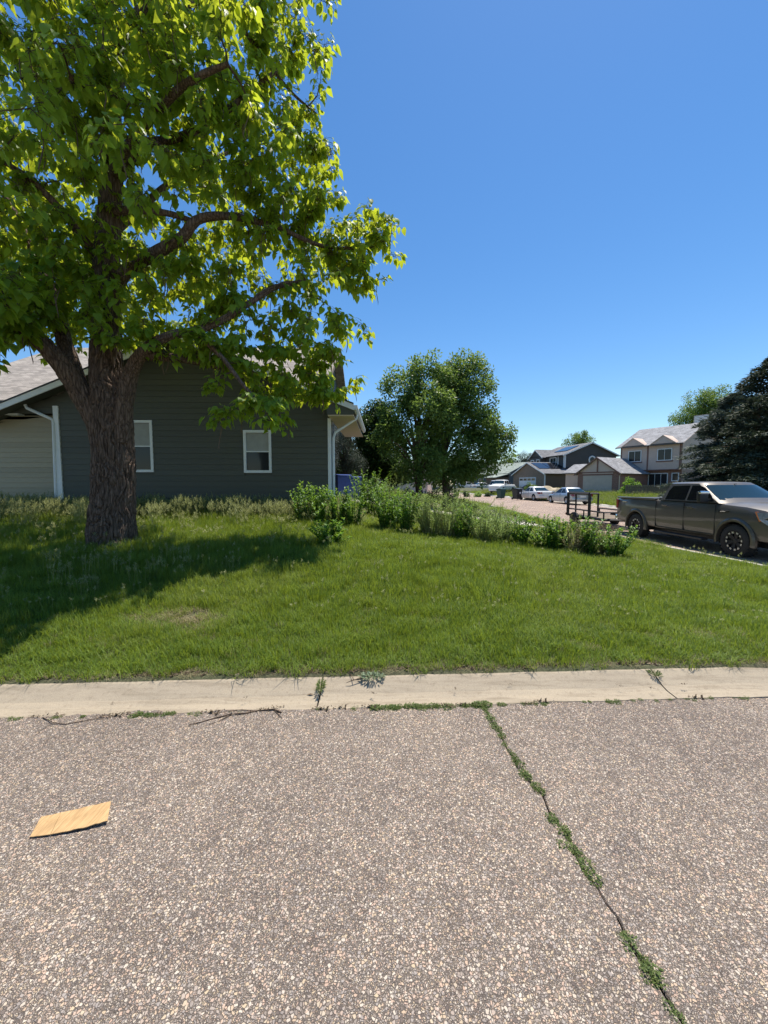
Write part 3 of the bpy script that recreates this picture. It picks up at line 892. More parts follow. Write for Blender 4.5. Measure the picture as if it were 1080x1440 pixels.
# ---- the pinkish two storey house across the street
def rot_house(name, label, corner, ang, z):
    return thing(name, label, 'house', (corner[0], corner[1], z), ang)
u = Vector((-0.485, 0.875)); nrm = Vector((0.875, 0.485))
C = Vector((31.5, 41.0)); E = C + u * 6.3
ph = rot_house('pink_house', 'pinkish two storey house with brick piers and attached garage across the street', E, math.atan2(-0.875, 0.485), 0.62)
W = 6.3; D = 9.0; EZ = at(955, 621, 41).z - 0.62; RZ = 2.25
m_ = MB(); m_.box(0, W, 0, D, 2.75, EZ); m_.build('upper_wall', M['stucco_pink'], ph)
m_ = MB(); m_.box(0, W - 0.02, 0.35, D - 0.02, -0.6, 2.748); m_.build('lower_wall', M['brick'], ph)
gable(ph, 0, W, 0, D, EZ, RZ, 'x', 0.5, M['shingle_grey'], M['stucco_pink'], M['stucco_pink'])
for xx in (0.06, W / 2 - 0.15, W - 0.1):
    m_ = MB(); m_.box(xx - 0.06, xx + 0.08, -0.04, -0.002, 2.75, EZ - 0.02); m_.build('trim_board', M['pink_trim'], ph)
m_ = MB(); m_.box(W + 0.002, W + 0.03, 0.0, 0.14, 2.75, EZ); m_.build('trim_board', M['pink_trim'], ph)
m_ = MB(); m_.box(-0.05, W + 0.05, -0.05, -0.001, 2.68, 2.8); m_.build('trim_board', M['pink_trim'], ph)
for a in (0.9, 4.0):
    window(ph, 'front', a, 3.75, 1.45, 1.3, -0.002, mframe=M['white'], panes=(2, 1), fw=0.08)
    m_ = MB(); m_.box(a - 0.1, a + 1.55, -0.055, -0.002, 3.62, 3.74); m_.build('sill', M['pink_trim'], ph)
    # small gablet on the roof above the window
    m_ = MB(); m_.add([(a - 0.45, -0.5, EZ - 0.06), (a + 1.9, -0.5, EZ - 0.06), (a + 0.72, -0.5, EZ + 0.75), (a + 0.72, 1.1, EZ + 0.72)], [(0, 1, 2)])
    m_.build('gablet_face', M['stucco_pink'], ph)
    m_ = MB(); m_.add([(a - 0.6, -0.56, EZ - 0.1), (a + 0.72, -0.56, EZ + 0.85), (a + 0.72, 1.5, EZ + 0.85), (a - 0.6, -0.1, EZ + 0.05),
                       (a + 2.05, -0.56, EZ - 0.1), (a + 2.05, -0.1, EZ + 0.05)], [(0, 1, 2, 3), (1, 4, 5, 2)])
    g_ = m_.build('gablet_roof', M['stucco_pink'], ph); sm = g_.modifiers.new('th', 'SOLIDIFY'); sm.thickness = 0.08
window(ph, 'front', 3.0, 0.8, 2.0, 1.6, 0.34, mframe=M['white'], panes=(3, 1), fw=0.08)
window(ph, 'front', 5.35, 1.5, 0.7, 0.9, 0.34, mframe=M['white'], panes=(1, 1), fw=0.08)
# garage wing towards the street
gx0, gx1 = -1.8, 2.95; gd = 5.4; ge = 2.45
m_ = MB(); m_.box(gx0, gx1, -gd, 0.34, -0.7, ge); m_.build('garage_wall', M['brick'], ph)
gable(ph, gx0, gx1, -gd, 0.8, ge, 1.65, 'y', 0.35, M['shingle_grey'], M['pink_trim'], M['stucco_pink'])
m_ = MB(); m_.box(gx0 + 0.7, gx1 - 0.7, -gd - 0.03, -gd - 0.002, 0, 2.15); m_.build('garage_door', M['pink_door'], ph)
m_ = MB(); m_.box(gx0 + 0.6, gx1 - 0.6, -gd - 0.05, -gd - 0.002, 2.15, 2.32); m_.box(gx0 + 0.15, gx1 - 0.15, -gd - 0.05, -gd - 0.002, 2.42, 2.56); m_.box((gx0 + gx1) / 2 - 0.07, (gx0 + gx1) / 2 + 0.07, -gd - 0.052, -gd - 0.003, 2.56, 3.95); m_.build('trim_board', M['pink_trim'], ph)
m_ = MB(); m_.box(gx0 + 0.6, gx1 - 0.6, -gd - 0.028, -gd - 0.004, 2.32, 2.42); m_.build('lintel', M['stucco_pink'], ph)
m_ = MB(); m_.tube([(gx1 + 0.32, -gd - 0.1, ge - 0.1), (gx1 + 0.1, -gd - 0.02, ge - 0.4), (gx1 + 0.08, -gd, 0)], 0.05, 6); m_.build('downspout', M['soffit'], ph)
m_ = MB(); m_.box(gx0 - 2.6, gx0 - 0.02, -gd + 1.4, 0, -0.7, 2.6); m_.build('side_wing_wall', M['stucco_pink'], ph)
roof_slab(ph, 'roof_slope', M['shingle_grey'], (gx0 - 2.9, -gd + 1.1, 2.55), (gx0 - 0.01, -gd + 1.1, 2.55), (gx0 - 0.01, -2.0, 3.7), (gx0 - 2.9, -2.0, 3.7), 0.12)
# chimney-like rooftop cooler is a thing of its own
cw = ph.matrix_basis
cool = thing('rooftop_cooler', 'pale boxy evaporative cooler on the roof of the pink house', 'air cooler', tuple(at(991, 597, 44.5) - Vector((0, 0, 0.3))), math.atan2(-0.875, 0.485))
m_ = MB(); m_.bbox(-0.85, 0.85, -0.6, 0.6, 0.25, 1.35, 0.04); m_.build('cabinet', M['concrete2'], cool)
for k in range(5):
    m_ = MB(); m_.box(-0.75, 0.75, -0.63, -0.603, 0.4 + k * 0.18, 0.5 + k * 0.18); m_.build('louver', M['steelwhite'], cool)
m_ = MB(); m_.box(-0.7, 0.7, -0.5, 0.5, -0.2, 0.26); m_.build('stand', M['blackmetal'], cool)

# ---- the charcoal two storey house
u = Vector((-0.17, 0.985)); C = Vector((26.6, 57.0)); E = C + u * 7.8
gh = rot_house('charcoal_house', 'charcoal two storey house with solar panels on its garage roof', E, math.atan2(-0.985, 0.17), 0.65)
W = 7.8; D = 8.6; EZ = at(791, 639, 57).z - 0.65
m_ = MB(); m_.box(0, W, 0, D, -0.8, EZ); m_.build('wall', M['lap_grey'], gh)
gable(gh, 0, W, 0, D, EZ, 1.75, 'x', 0.5, M['shingle_dark'], M['white'], M['lap_grey'])
m_ = MB(); m_.box(-0.1, 3.2, -0.9, 0.0, 2.9, EZ + 0.1); m_.build('bay_wall', M['lap_grey'], gh)
gable(gh, -0.1, 3.6, -0.9, 3.0, EZ - 0.1, 1.2, 'y', 0.3, M['shingle_dark'], M['white'], M['lap_grey'])
window(gh, 'front', 0.3, EZ - 1.9, 0.9, 1.5, -0.902, panes=(1, 2), fw=0.1)
window(gh, 'front', 1.9, EZ - 1.9, 0.9, 1.5, -0.902, panes=(1, 2), fw=0.1)
window(gh, 'front', 4.2, EZ - 1.75, 1.7, 1.5, -0.002, panes=(2, 2), fw=0.14)
for a in (6.3, 7.7):
    m_ = MB(); m_.box(a - 0.09, a + 0.09, -0.05, -0.002, 2.9, EZ - 0.05); m_.build('trim_board', M['white'], gh)
m_ = MB(); m_.box(W + 0.002, W + 0.05, 0.0, 0.2, 2.9, EZ); m_.build('trim_board', M['white'], gh)
# round window in the near gable
rw = bpy.data.objects.new('round_window', None)
m_ = MB(); ring = []; n = 28; cy, cz = 4.55, EZ - 0.75
m_.lathe_x([(0.002, 0.62), (0.07, 0.6), (0.07, 0.42), (0.03, 0.4)], n, W, cy, cz); rwo = m_.build('round_window', M['white'], gh)
m_ = MB(); m_.lathe_x([(0.03, 0.41), (0.034, 0.2), (0.036, 0.001)], n, W, cy, cz); m_.build('pane', M['winglass'], rwo)
# garage in front
ga0, ga1, gd, ge = 1.0, 9.6, 4.3, at(767, 665, 53).z - 0.65
m_ = MB(); m_.box(ga0, ga1, -gd, -0.002, -0.8, ge); m_.build('garage_wall', M['lap_brown'], gh)
m_ = MB(); m_.box(ga0 - 0.04, ga1 + 0.04, -gd - 0.06, -gd - 0.002, -0.8, ge); m_.build('stone_face', M['stone'], gh)
gable(gh, ga0, ga1, -gd, 0.3, ge, 1.7, 'y', 0.4, M['shingle_dark'], M['white'], M['stone'])
dr = MB(); dr.box(2.9, 7.6, -gd - 0.1, -gd - 0.062, 0, 2.2); dr = dr.build('garage_door', M['white_door'], gh)
for k in range(4):
    m_ = MB(); m_.box(3.1 + k * 1.12, 4.0 + k * 1.12, -gd - 0.115, -gd - 0.102, 1.72, 2.05); m_.build('pane', M['winglass'], dr)
m_ = MB(); m_.box(ga1 + 0.042, ga1 + 0.09, -gd - 0.06, -gd + 0.12, -0.4, ge); m_.build('trim_board', M['white'], gh)
# panels on the near slope
cmx = (ga0 + ga1) / 2; sl_ = 1.7 / (ga1 - cmx)
for k in range(3):
    for r_ in range(1):
        y0_ = -gd + 0.1 + k * 1.75; q0, q1 = 0.55, 2.9
        m_ = MB(); zz = lambda q: ge + 1.7 - sl_ * q + 0.2
        vs = [(cmx + q0, y0_, zz(q0)), (cmx + q1, y0_, zz(q1)), (cmx + q1, y0_ + 1.65, zz(q1)), (cmx + q0, y0_ + 1.65, zz(q0))]
        m_.add(vs + [(x, y, z - 0.05) for x, y, z in vs], [(0, 1, 2, 3), (7, 6, 5, 4), (0, 4, 5, 1), (1, 5, 6, 2), (2, 6, 7, 3), (3, 7, 4, 0)])
        m_.build('solar_panel', M['solar'], gh)
m_ = MB(); sz = 1.75 / (D / 2)
vs = [(3.4, 1.2, EZ + sz * 1.2 + 0.22), (6.6, 1.2, EZ + sz * 1.2 + 0.22), (6.6, 3.2, EZ + sz * 3.2 + 0.22), (3.4, 3.2, EZ + sz * 3.2 + 0.22)]
m_.add(vs + [(x, y, z - 0.05) for x, y, z in vs], [(0, 1, 2, 3), (7, 6, 5, 4), (0, 4, 5, 1), (1, 5, 6, 2), (2, 6, 7, 3), (3, 7, 4, 0)]); m_.build('solar_panel', M['solar'], gh)

# ---- blue-grey bungalow farther on
bh = thing('blue_grey_house', 'low blue-grey house with pale green-grey roof beyond the charcoal house', 'house', (19.5, 84, 0.8), math.atan2(-0.94, 0.34))
m_ = MB(); m_.box(0, 12, 0, 8.5, -1, 3.2); m_.build('wall', M['lap_blue'], bh)
gable(bh, 0, 12, 0, 8.5, 3.2, 2.0, 'x', 0.5, M['shingle_green'], M['lap_blue'], M['lap_blue'])
window(bh, 'front', 2.0, 1.0, 1.8, 1.3, -0.002, panes=(2, 1), fw=0.1)
m_ = MB(); m_.box(9.0, 12.0, -3.0, -0.002, -1, 2.3); m_.build('porch_wall', M['lap_brown'], bh)
roof_slab(bh, 'roof_slope', M['shingle_green'], (8.6, -3.4, 2.3), (12.5, -3.4, 2.3), (12.5, 0, 3.1), (8.6, 0, 3.1), 0.12)
# ---- a house glimpsed beyond the ash trees
lh = thing('tan_house', 'pale tan bungalow glimpsed beyond the trunks of the ash trees', 'house', (-6, 62, 0.9), R(-12))
m_ = MB(); m_.box(0, 13, 0, 8, -1, 2.8); m_.build('wall', M['stucco_pink'], lh)
gable(lh, 0, 13, 0, 8, 2.8, 1.9, 'x', 0.5, M['shingle_grey'], M['white'], M['stucco_pink'])
window(lh, 'front', 2.0, 0.9, 1.6, 1.3, -0.002, panes=(2, 1), fw=0.1); window(lh, 'front', 9.0, 0.9, 1.6, 1.3, -0.002, panes=(2, 1), fw=0.1)

# ---- wooden fence in front of the pink house
fpA, fpB = at(879, 694, 37.5), at(962, 694, 34.0)
fl = (fpB - fpA).xy.length; fa = math.atan2(fpB.y - fpA.y, fpB.x - fpA.x)
fn = thing('picket_fence', 'weathered grey-brown wooden picket fence in front of the pink house', 'fence', (fpA.x, fpA.y, 0.68), fa)
m_ = MB(); m_.box(0, 0.115, -0.011, 0.011, 0, 1.02); pick = m_.mesh('picket'); pick.materials.append(M['wood'])
k = 0; xx = 0
while xx < fl + 1.5:
    place('picket', pick, fn, (xx, 0, random.uniform(-0.01, 0.02))); xx += 0.15
for z in (0.22, 0.78):
    m_ = MB(); m_.box(0, fl + 1.5, 0.014, 0.06, z, z + 0.09); m_.build('rail', M['wood'], fn)
for q in np.arange(0, fl + 1.5, 2.2):
    m_ = MB(); m_.box(q, q + 0.09, 0.062, 0.15, -0.3, 1.05); m_.build('post', M['wood'], fn)

# ------------------------------------------------------------------ vehicles
def body_loft(stations):
    """stations: (y, half_width, z_bottom, z_shoulder, crown). y runs from tail to nose"""
    vs, fs = [], []
    for (y, w, zb, zs, cr) in stations:
        h = zs - zb
        half = [(w * 0.80, zb), (w * 0.955, zb + 0.05 * h), (w * 0.985, zb + 0.2 * h), (w, zb + 0.45 * h), (w * 0.995, zb + 0.7 * h), (w * 0.975, zb + 0.86 * h),
                (w * 0.93, zb + 0.96 * h), (w * 0.84, zs), (w * 0.45, zs + cr * 0.8), (0, zs + cr)]
        ring = [(x, y, z) for x, z in half] + [(-x, y, z) for x, z in half[:-1][::-1]]
        vs += ring
    n = 19
    for i in range(len(stations) - 1):
        for k in range(n):
            fs.append((i * n + k, (i + 1) * n + k, (i + 1) * n + (k + 1) % n, i * n + (k + 1) % n))
    fs.append(tuple(range(n))); fs.append(tuple(range((len(stations) - 1) * n, len(stations) * n))[::-1])
    m_ = MB(); m_.add(vs, fs); return m_

def gh_ring(zt, P, out=0.0):
    """outline of the cabin at height fraction zt (0 belt, 1 roof edge)"""
    z = P['belt'] + (P['roof'] - P['belt']) * zt
    w = P['w0'] + (P['w1'] - P['w0']) * zt + out
    yf = P['yf0'] + (P['yf1'] - P['yf0']) * (zt ** 0.9) + out
    yb = P['yb0'] + (P['yb1'] - P['yb0']) * zt - out
    c = P.get('c', 0.2)
    fr = [(0, 0), (0.3, 0.03), (0.58, 0.14), (0.8, 0.34), (0.93, 0.62), (1.0, 1.0)]
    half = [(w * a, yf - c * b) for a, b in fr]
    half += [(w, (yf + yb) / 2)]
    half += [(w * a, yb + c * 0.5 * b) for a, b in fr[::-1]]
    full = half + [(-x, y) for x, y in half[1:-1][::-1]]
    return [(x, y, z) for x, y in full], half

def greenhouse(P, mats, parent):
    lv = [0, 0.35, 0.7, 0.93, 1.0]
    vs, fs = [], []
    rings = [gh_ring(t, P)[0] for t in lv]
    top = []
    for sc_, dz in ((0.93, 0.035), (0.6, 0.055), (0.0, 0.065)):
        b, _ = gh_ring(1.0, P)
        cy = (P['yf1'] + P['yb1']) / 2
        top.append([(x * sc_, cy + (y - cy) * sc_, z + dz) for x, y, z in b])
    rings += top
    n = len(rings[0])
    for r_ in rings: vs += r_
    for i in range(len(rings) - 1):
        for k in range(n): fs.append((i * n + k, i * n + (k + 1) % n, (i + 1) * n + (k + 1) % n, (i + 1) * n + k))
    m_ = MB(); m_.add(vs, fs)
    cabin = m_.build('cabin', mats, parent, smooth=True)
    def patch(name, i0, i1, t0, t1, mt, out=0.006):
        m2 = MB(); vs = []; k = i1 - i0 + 1; T = [t0 + (t1 - t0) * q / 4 for q in range(5)]
        for t in T:
            full, half = gh_ring(t, P, out)
            vs += [full[j % n] for j in range(i0, i1 + 1)]
        fs = [(a * k + b, a * k + b + 1, (a + 1) * k + b + 1, (a + 1) * k + b) for a in range(4) for b in range(k - 1)]
        m2.add(vs, fs); return m2.build(name, mt, parent, smooth=True)
    # windscreen spans both halves: indices -4..4
    patch('windshield', n - 4, n + 4, 0.06, 0.93, M['windshield'])
    patch('rear_window', 8, 16, 0.1, 0.9, M['windshield'])
    for s in (1, -1):
        for nm, poly in P['side']:
            m2 = MB(); pts = []
            for (y, t) in poly:
                w = P['w0'] + (P['w1'] - P['w0']) * t
                pts.append((s * (w + 0.007), y, P['belt'] + (P['roof'] - P['belt']) * t))
            inn = [(x - s * 0.02, y, z) for x, y, z in pts]; q = len(pts)
            m2.add(pts + inn, [tuple(range(q)), tuple(range(q, 2 * q))[::-1]] + [(i, (i + 1) % q, q + (i + 1) % q, q + i) for i in range(q)])
            m2.build(nm, M['glass'], parent)
    return cabin

def cut_arches(o, axles, r, hw):
    dg = None
    cutters = []
    for y, zc in axles:
        m_ = MB(); m_.m = 1
        n = 40; vs = []
        for x in (-hw - 0.3, hw + 0.3):
            for k in range(n):
                a = 2 * PI * k / n; vs.append((x, y + r * math.cos(a), zc + r * math.sin(a)))
        m_.add(vs, [tuple(range(n))[::-1], tuple(range(n, 2 * n))] + [(k, (k + 1) % n, n + (k + 1) % n, n + k) for k in range(n)])
        me = m_.mesh('cut'); me.materials.append(o.data.materials[0]); me.materials.append(M['black'])
        c = bpy.data.objects.new('cut', me); COL.objects.link(c); c.matrix_world = Matrix(); cutters.append(c)
        md = o.modifiers.new('cut', 'BOOLEAN'); md.object = c; md.operation = 'DIFFERENCE'; md.solver = 'EXACT'
    par = o.parent; o.parent = None
    bpy.context.view_layer.update()
    me = bpy.data.meshes.new_from_object(o.evaluated_get(bpy.context.evaluated_depsgraph_get()))
    o.modifiers.clear(); old = o.data; o.data = me; o.parent = par
    me.name = 'body'
    for c in cutters:
        mm = c.data; bpy.data.objects.remove(c); bpy.data.meshes.remove(mm)
    bpy.data.meshes.remove(old)

def wheel(parent, x, y, z, r, wd, s, style):
    t = MB(); p = [(-wd / 2, r * 0.62), (-wd / 2, r * 0.9), (-wd * 0.42, r * 0.975), (-wd * 0.2, r), (wd * 0.2, r), (wd * 0.42, r * 0.975), (wd / 2, r * 0.9), (wd / 2, r * 0.62)]
    t.lathe_x([(a * s, b) for a, b in p], 40)
    w_ = bpy.data.objects.new('wheel', None); COL.objects.link(w_); w_.parent = parent; w_.location = (x, y, z)
    ty = t.build('tyre', M['rubber'], w_, smooth=True)
    if style == 'truck':   # tread lugs
        lg = MB()
        for k in range(30):
            a = 2 * PI * k / 30; c, sn = math.cos(a), math.sin(a); tx, tz = -sn, c
            for xx in (-wd * 0.36, wd * 0.36):
                pts = []
                for dx, dt, dr in ((-0.04, -0.02, 0), (0.04, -0.02, 0), (0.04, 0.02, 0), (-0.04, 0.02, 0), (-0.04, -0.02, 0.016), (0.04, -0.02, 0.016), (0.04, 0.02, 0.016), (-0.04, 0.02, 0.016)):
                    rr = r * 0.985 + dr; pts.append((xx + dx, c * rr + tx * dt, sn * rr + tz * dt))
                lg.add(pts, [(4, 5, 6, 7), (0, 1, 5, 4), (1, 2, 6, 5), (2, 3, 7, 6), (3, 0, 4, 7)])
        lg.build('tread', M['rubber'], w_)['kind'] = 'stuff'
    rm = MB(); rr = r * 0.63
    rm.lathe_x([(-wd / 2 * s, rr), (-wd / 2 * s * -0.0, rr * 0.93), (s * wd * 0.46, rr * 0.97), (s * wd * 0.5, rr * 1.02), (s * wd * 0.5, rr * 0.93), (s * wd * 0.34, rr * 0.88)], 36)
    rm.lathe_x([(s * wd * 0.16, rr * 0.9), (s * wd * 0.14, rr * 0.3), (s * wd * 0.3, rr * 0.24), (s * wd * 0.34, rr * 0.2), (s * wd * 0.35, 0.001)], 36)
    rim = rm.build('rim', M['blackmetal'] if style in ('truck', 'trailer') else M['alloy'], w_, smooth=True)
    sp = MB(); ns = {'truck': 6, 'trailer': 5}.get(style, 7)
    for k in range(ns):
        a0 = 2 * PI * k / ns + 0.3
        for off in ((-0.16, 0.16) if style == 'truck' else (0,)):
            a = a0 + off; hw = 0.035 if style != 'truck' else 0.022
            c, sn = math.cos(a), math.sin(a); tx, tz = -sn, c
            i0, i1 = rr * 0.2, rr * 0.95
            pts = []
            for (rad, dt, xx) in ((i0, -hw, .30), (i0, hw, .30), (i1, hw, .44), (i1, -hw, .44), (i0, -hw, .14), (i0, hw, .14), (i1, hw, .26), (i1, -hw, .26)):
                pts.append((s * wd * xx, c * rad + tx * dt, sn * rad + tz * dt))
            sp.add(pts, [(0, 1, 2, 3), (4, 7, 6, 5), (0, 4, 5, 1), (1, 5, 6, 2), (2, 6, 7, 3), (3, 7, 4, 0)])
    sp.build('spokes', M['blackmetal'] if style in ('truck', 'trailer') else M['alloy'], rim)
    if style == 'truck':
        bo = MB()
        for k in range(12):
            a = 2 * PI * k / 12 + 0.3 - 0.16 + (0.06 if k % 2 else 0); c, sn = math.cos(a), math.sin(a)
            q = []
            for rad, dt in ((rr * 0.74, -0.022), (rr * 0.74, 0.022), (rr * 0.92, 0.034), (rr * 0.92, -0.034)):
                q.append((s * wd * 0.46, c * rad - sn * dt, sn * rad + c * dt))
            q2 = [(x_ - s * 0.02, y_, z_) for x_, y_, z_ in q]
            bo.add(q + q2, [(0, 1, 2, 3), (0, 4, 5, 1), (1, 5, 6, 2), (2, 6, 7, 3), (3, 7, 4, 0)])
        bo.build('machined_accents', M['alloy'], rim)['kind'] = 'stuff'
    return w_

def extrude_side(parent, name, polyyz, x, s, d, mt):
    """thin raised piece on the flank"""
    m_ = MB(); n = len(polyyz)
    vs = [(s * (x + d), y, z) for y, z in polyyz] + [(s * (x - 0.02), y, z) for y, z in polyyz]
    m_.add(vs, [tuple(range(n)), tuple(range(n, 2 * n))[::-1]] + [(i, (i + 1) % n, n + (i + 1) % n, n + i) for i in range(n)])
    return m_.build(name, mt, parent)

def arc_strip(parent, name, yc, zc, r0, r1, x, s, d, a0, a1, mt, n=22):
    m_ = MB(); vs = []; fs = []
    for i in range(n + 1):
        a = a0 + (a1 - a0) * i / n; c, sn = math.cos(a), math.sin(a)
        for rr, xx in ((r0, x - 0.12), (r0, x + d), ((r0 + r1) / 2, x + d * 1.1), (r1, x + d * 0.3), (r1, x - 0.04)):
            vs.append((s * xx, yc + rr * c, zc + rr * sn))
    k = 5
    for i in range(n):
        for j in range(k - 1): fs.append((i * k + j, (i + 1) * k + j, (i + 1) * k + j + 1, i * k + j + 1))
    m_.add(vs, fs)
    return m_.build(name, mt, parent, smooth=True)

# ---- pickup. local: +y forward, rear bumper at 0; parked facing the camera
tz = -0.155
TX = 8.95 + 1.0
truck = thing('pickup_truck', 'large bronze-grey crew cab pickup parked at the curb on the right', 'pickup truck', (TX, 14.92, tz), PI)
RA, FA, WR = 1.3, 5.15, 0.42
st = [(0.1, 0.93, 0.56, 1.36, 0.0), (0.16, 0.97, 0.50, 1.38, 0.0), (1.0, 1.0, 0.46, 1.385, 0.0), (2.2, 1.0, 0.44, 1.39, 0.0), (2.3, 1.0, 0.42, 1.385, 0.02), (3.6, 1.0, 0.42, 1.375, 0.03),
      (4.62, 1.0, 0.43, 1.37, 0.05), (4.8, 1.0, 0.44, 1.37, 0.075), (5.4, 0.995, 0.46, 1.335, 0.085), (5.85, 0.975, 0.47, 1.27, 0.07), (6.08, 0.93, 0.47, 1.19, 0.05), (6.16, 0.88, 0.5, 1.12, 0.03)]
bd = body_loft(st).build('body', [M['paint_truck'], M['black']], truck, smooth=True)
cut_arches(bd, [(RA, WR + 0.02), (FA, WR + 0.02)], 0.5, 1.0)
bd.data.set_sharp_from_angle(angle=R(32))
# open bed: tonneau set below the rails
m_ = MB(); m_.box(-0.8, 0.8, 0.24, 2.14, 1.385, 1.397); m_.build('bed_cover', M['black'], truck)
for s in (1, -1):
    m_ = MB(); m_.bbox(min(s * 0.82, s * 0.97), max(s * 0.82, s * 0.97), 0.14, 2.2, 1.36, 1.42, 0.02); m_.build('bed_rail', M['paint_truck'], truck, smooth=True)
P = dict(belt=1.36, roof=1.895, w0=0.955, w1=0.77, yf0=4.86, yf1=3.95, yb0=2.3, yb1=2.52, c=0.24,
         side=[('rear_side_window', [(2.62, 0.1), (3.42, 0.1), (3.42, 0.9), (2.76, 0.86), (2.66, 0.6)]),
               ('front_side_window', [(3.5, 0.1), (4.45, 0.1), (4.2, 0.5), (3.95, 0.8), (3.78, 0.9), (3.5, 0.9)])])
greenhouse(P, M['paint_truck'], truck)
m_ = MB(); m_.bbox(-0.9, 0.9, 2.27, 2.4, 1.2, 1.45, 0.03); m_.build('cab_back', M['paint_truck'], truck, smooth=True)
for s in (1, -1):
    for (y, z, wn_) in ((RA, WR + 0.02, 'fender_flare'), (FA, WR + 0.02, 'fender_flare')):
        arc_strip(truck, wn_, y, z, 0.485, 0.585, 0.985, s, 0.04, R(-12), R(192), M['paint_flare'])
    for yy in (2.28, 3.46, 4.55):
        extrude_side(truck, 'door_gap', [(yy, 0.5), (yy + 0.012, 0.5), (yy + 0.012, 1.33), (yy, 1.33)], 0.99, s, 0.0125, M['black'])
    extrude_side(truck, 'rocker_gap', [(2.3, 0.5), (4.6, 0.5), (4.6, 0.512), (2.3, 0.512)], 0.985, s, 0.015, M['black'])
    for yy in (3.05, 4.18):
        pass
    h1 = extrude_side(truck, 'door_handle', [(2.6, 1.19), (2.82, 1.19), (2.83, 1.205), (2.82, 1.225), (2.6, 1.225)], 1.0, s, 0.035, M['chrome'])
    h1 = extrude_side(truck, 'door_handle', [(3.58, 1.185), (3.84, 1.185), (3.85, 1.2), (3.84, 1.222), (3.58, 1.222)], 1.0, s, 0.035, M['chrome'])
    # window surround and belt moulding
    extrude_side(truck, 'belt_moulding', [(2.55, 1.362), (4.55, 1.362), (4.55, 1.39), (2.55, 1.39)], 0.945, s, 0.012, M['black'])
    m_ = MB(); m_.bbox(min(s * 0.96, s * 1.16), max(s * 0.96, s * 1.16), 2.45, 4.35, 0.33, 0.39, 0.02); m_.build('running_board', M['black'], truck)
    # towing mirror
    m_ = MB(); m_.bbox(min(s * 1.02, s * 1.26), max(s * 1.02, s * 1.26), 4.22, 4.36, 1.37, 1.68, 0.04)
    mr = m_.build('mirror', M['black'], truck, smooth=True)
    m_ = MB(); m_.bbox(min(s * 1.0, s * 1.262), max(s * 1.0, s * 1.262), 4.28, 4.375, 1.6, 1.69, 0.03); m_.build('mirror_cap', M['chrome'], mr, smooth=True)
    m_ = MB(); m_.box(min(s * 1.05, s * 1.23), max(s * 1.05, s * 1.23), 4.212, 4.222, 1.42, 1.64); m_.build('mirror_glass', M['chrome'], mr)
    m_ = MB(); m_.box(min(s * 0.9, s * 1.04), max(s * 0.9, s * 1.04), 4.25, 4.33, 1.42, 1.47); m_.build('mirror_arm', M['black'], mr)
    # fender vent
    extrude_side(truck, 'fender_vent', [(4.66, 1.12), (4.95, 1.15), (4.98, 1.19), (4.74, 1.2), (4.66, 1.17)], 0.99, s, 0.02, M['black'])
    extrude_side(truck, 'vent_bar', [(4.74, 1.145), (4.9, 1.16), (4.9, 1.175), (4.76, 1.172)], 0.995, s, 0.028, M['chrome'])
    # lamps
    hl = MB(); hl.add([(s * 0.99, 5.72, 1.2), (s * 0.995, 5.8, 1.02), (s * 0.97, 5.98, 0.9), (s * 0.9, 6.2, 0.93), (s * 0.62, 6.25, 0.98), (s * 0.62, 6.24, 1.13), (s * 0.9, 6.13, 1.17)], [(0, 1, 2, 3, 4, 5, 6)])
    o_ = hl.build('headlight', M['lampglass'], truck); sm = o_.modifiers.new('t', 'SOLIDIFY'); sm.thickness = 0.05; sm.offset = 0
    extrude_side(truck, 'marker_lamp', [(5.68, 1.21), (5.74, 1.21), (5.84, 1.0), (5.8, 0.98)], 0.985, s, 0.022, M['amber'])
    extrude_side(truck, 'tail_light', [(0.1, 0.98), (0.2, 0.98), (0.22, 1.3), (0.1, 1.33)], 0.95, s, 0.03, M['red'])
    extrude_side(truck, 'bed_badge', [(0.5, 1.22), (0.74, 1.22), (0.76, 1.25), (0.52, 1.25)], 0.985, s, 0.012, M['chrome'])
    extrude_side(truck, 'fog_lamp', [(6.0, 0.66), (6.2, 0.66), (6.2, 0.74), (6.0, 0.74)], 0.92, s, 0.015, M['lampglass'])
    for y in (RA, FA): wheel(truck, s * 0.86, y, WR, WR, 0.27, s, 'truck')
m_ = MB(); m_.bbox(-0.93, 0.93, 6.0, 6.3, 0.48, 0.78, 0.06); m_.build('front_bumper', M['paint_truck'], truck, smooth=True)
m_ = MB(); m_.bbox(-0.55, 0.55, 6.12, 6.26, 0.8, 1.16, 0.04); g_ = m_.build('grille', M['black'], truck, smooth=True)
for k in range(5):
    m_ = MB(); m_.box(-0.5, 0.5, 6.262, 6.27, 0.84 + k * 0.06, 0.86 + k * 0.06); m_.build('grille_bar', M['chrome'], g_)
m_ = MB(); m_.bbox(-0.92, 0.92, -0.06, 0.12, 0.52, 0.72, 0.04); m_.build('rear_bumper', M['chrome'], truck, smooth=True)
m_ = MB(); m_.box(-0.6, 0.6, 0.6, 5.9, 0.3, 0.46); m_.build('chassis', M['black'], truck)
m_ = MB(); m_.tube([(0, 3.4, 1.84), (0, 4.05, 1.885)], 0.01, 6); m_.box(-0.12, 0.12, 4.02, 4.06, 1.72, 1.8); m_.build('rearview_mirror', M['black'], truck)

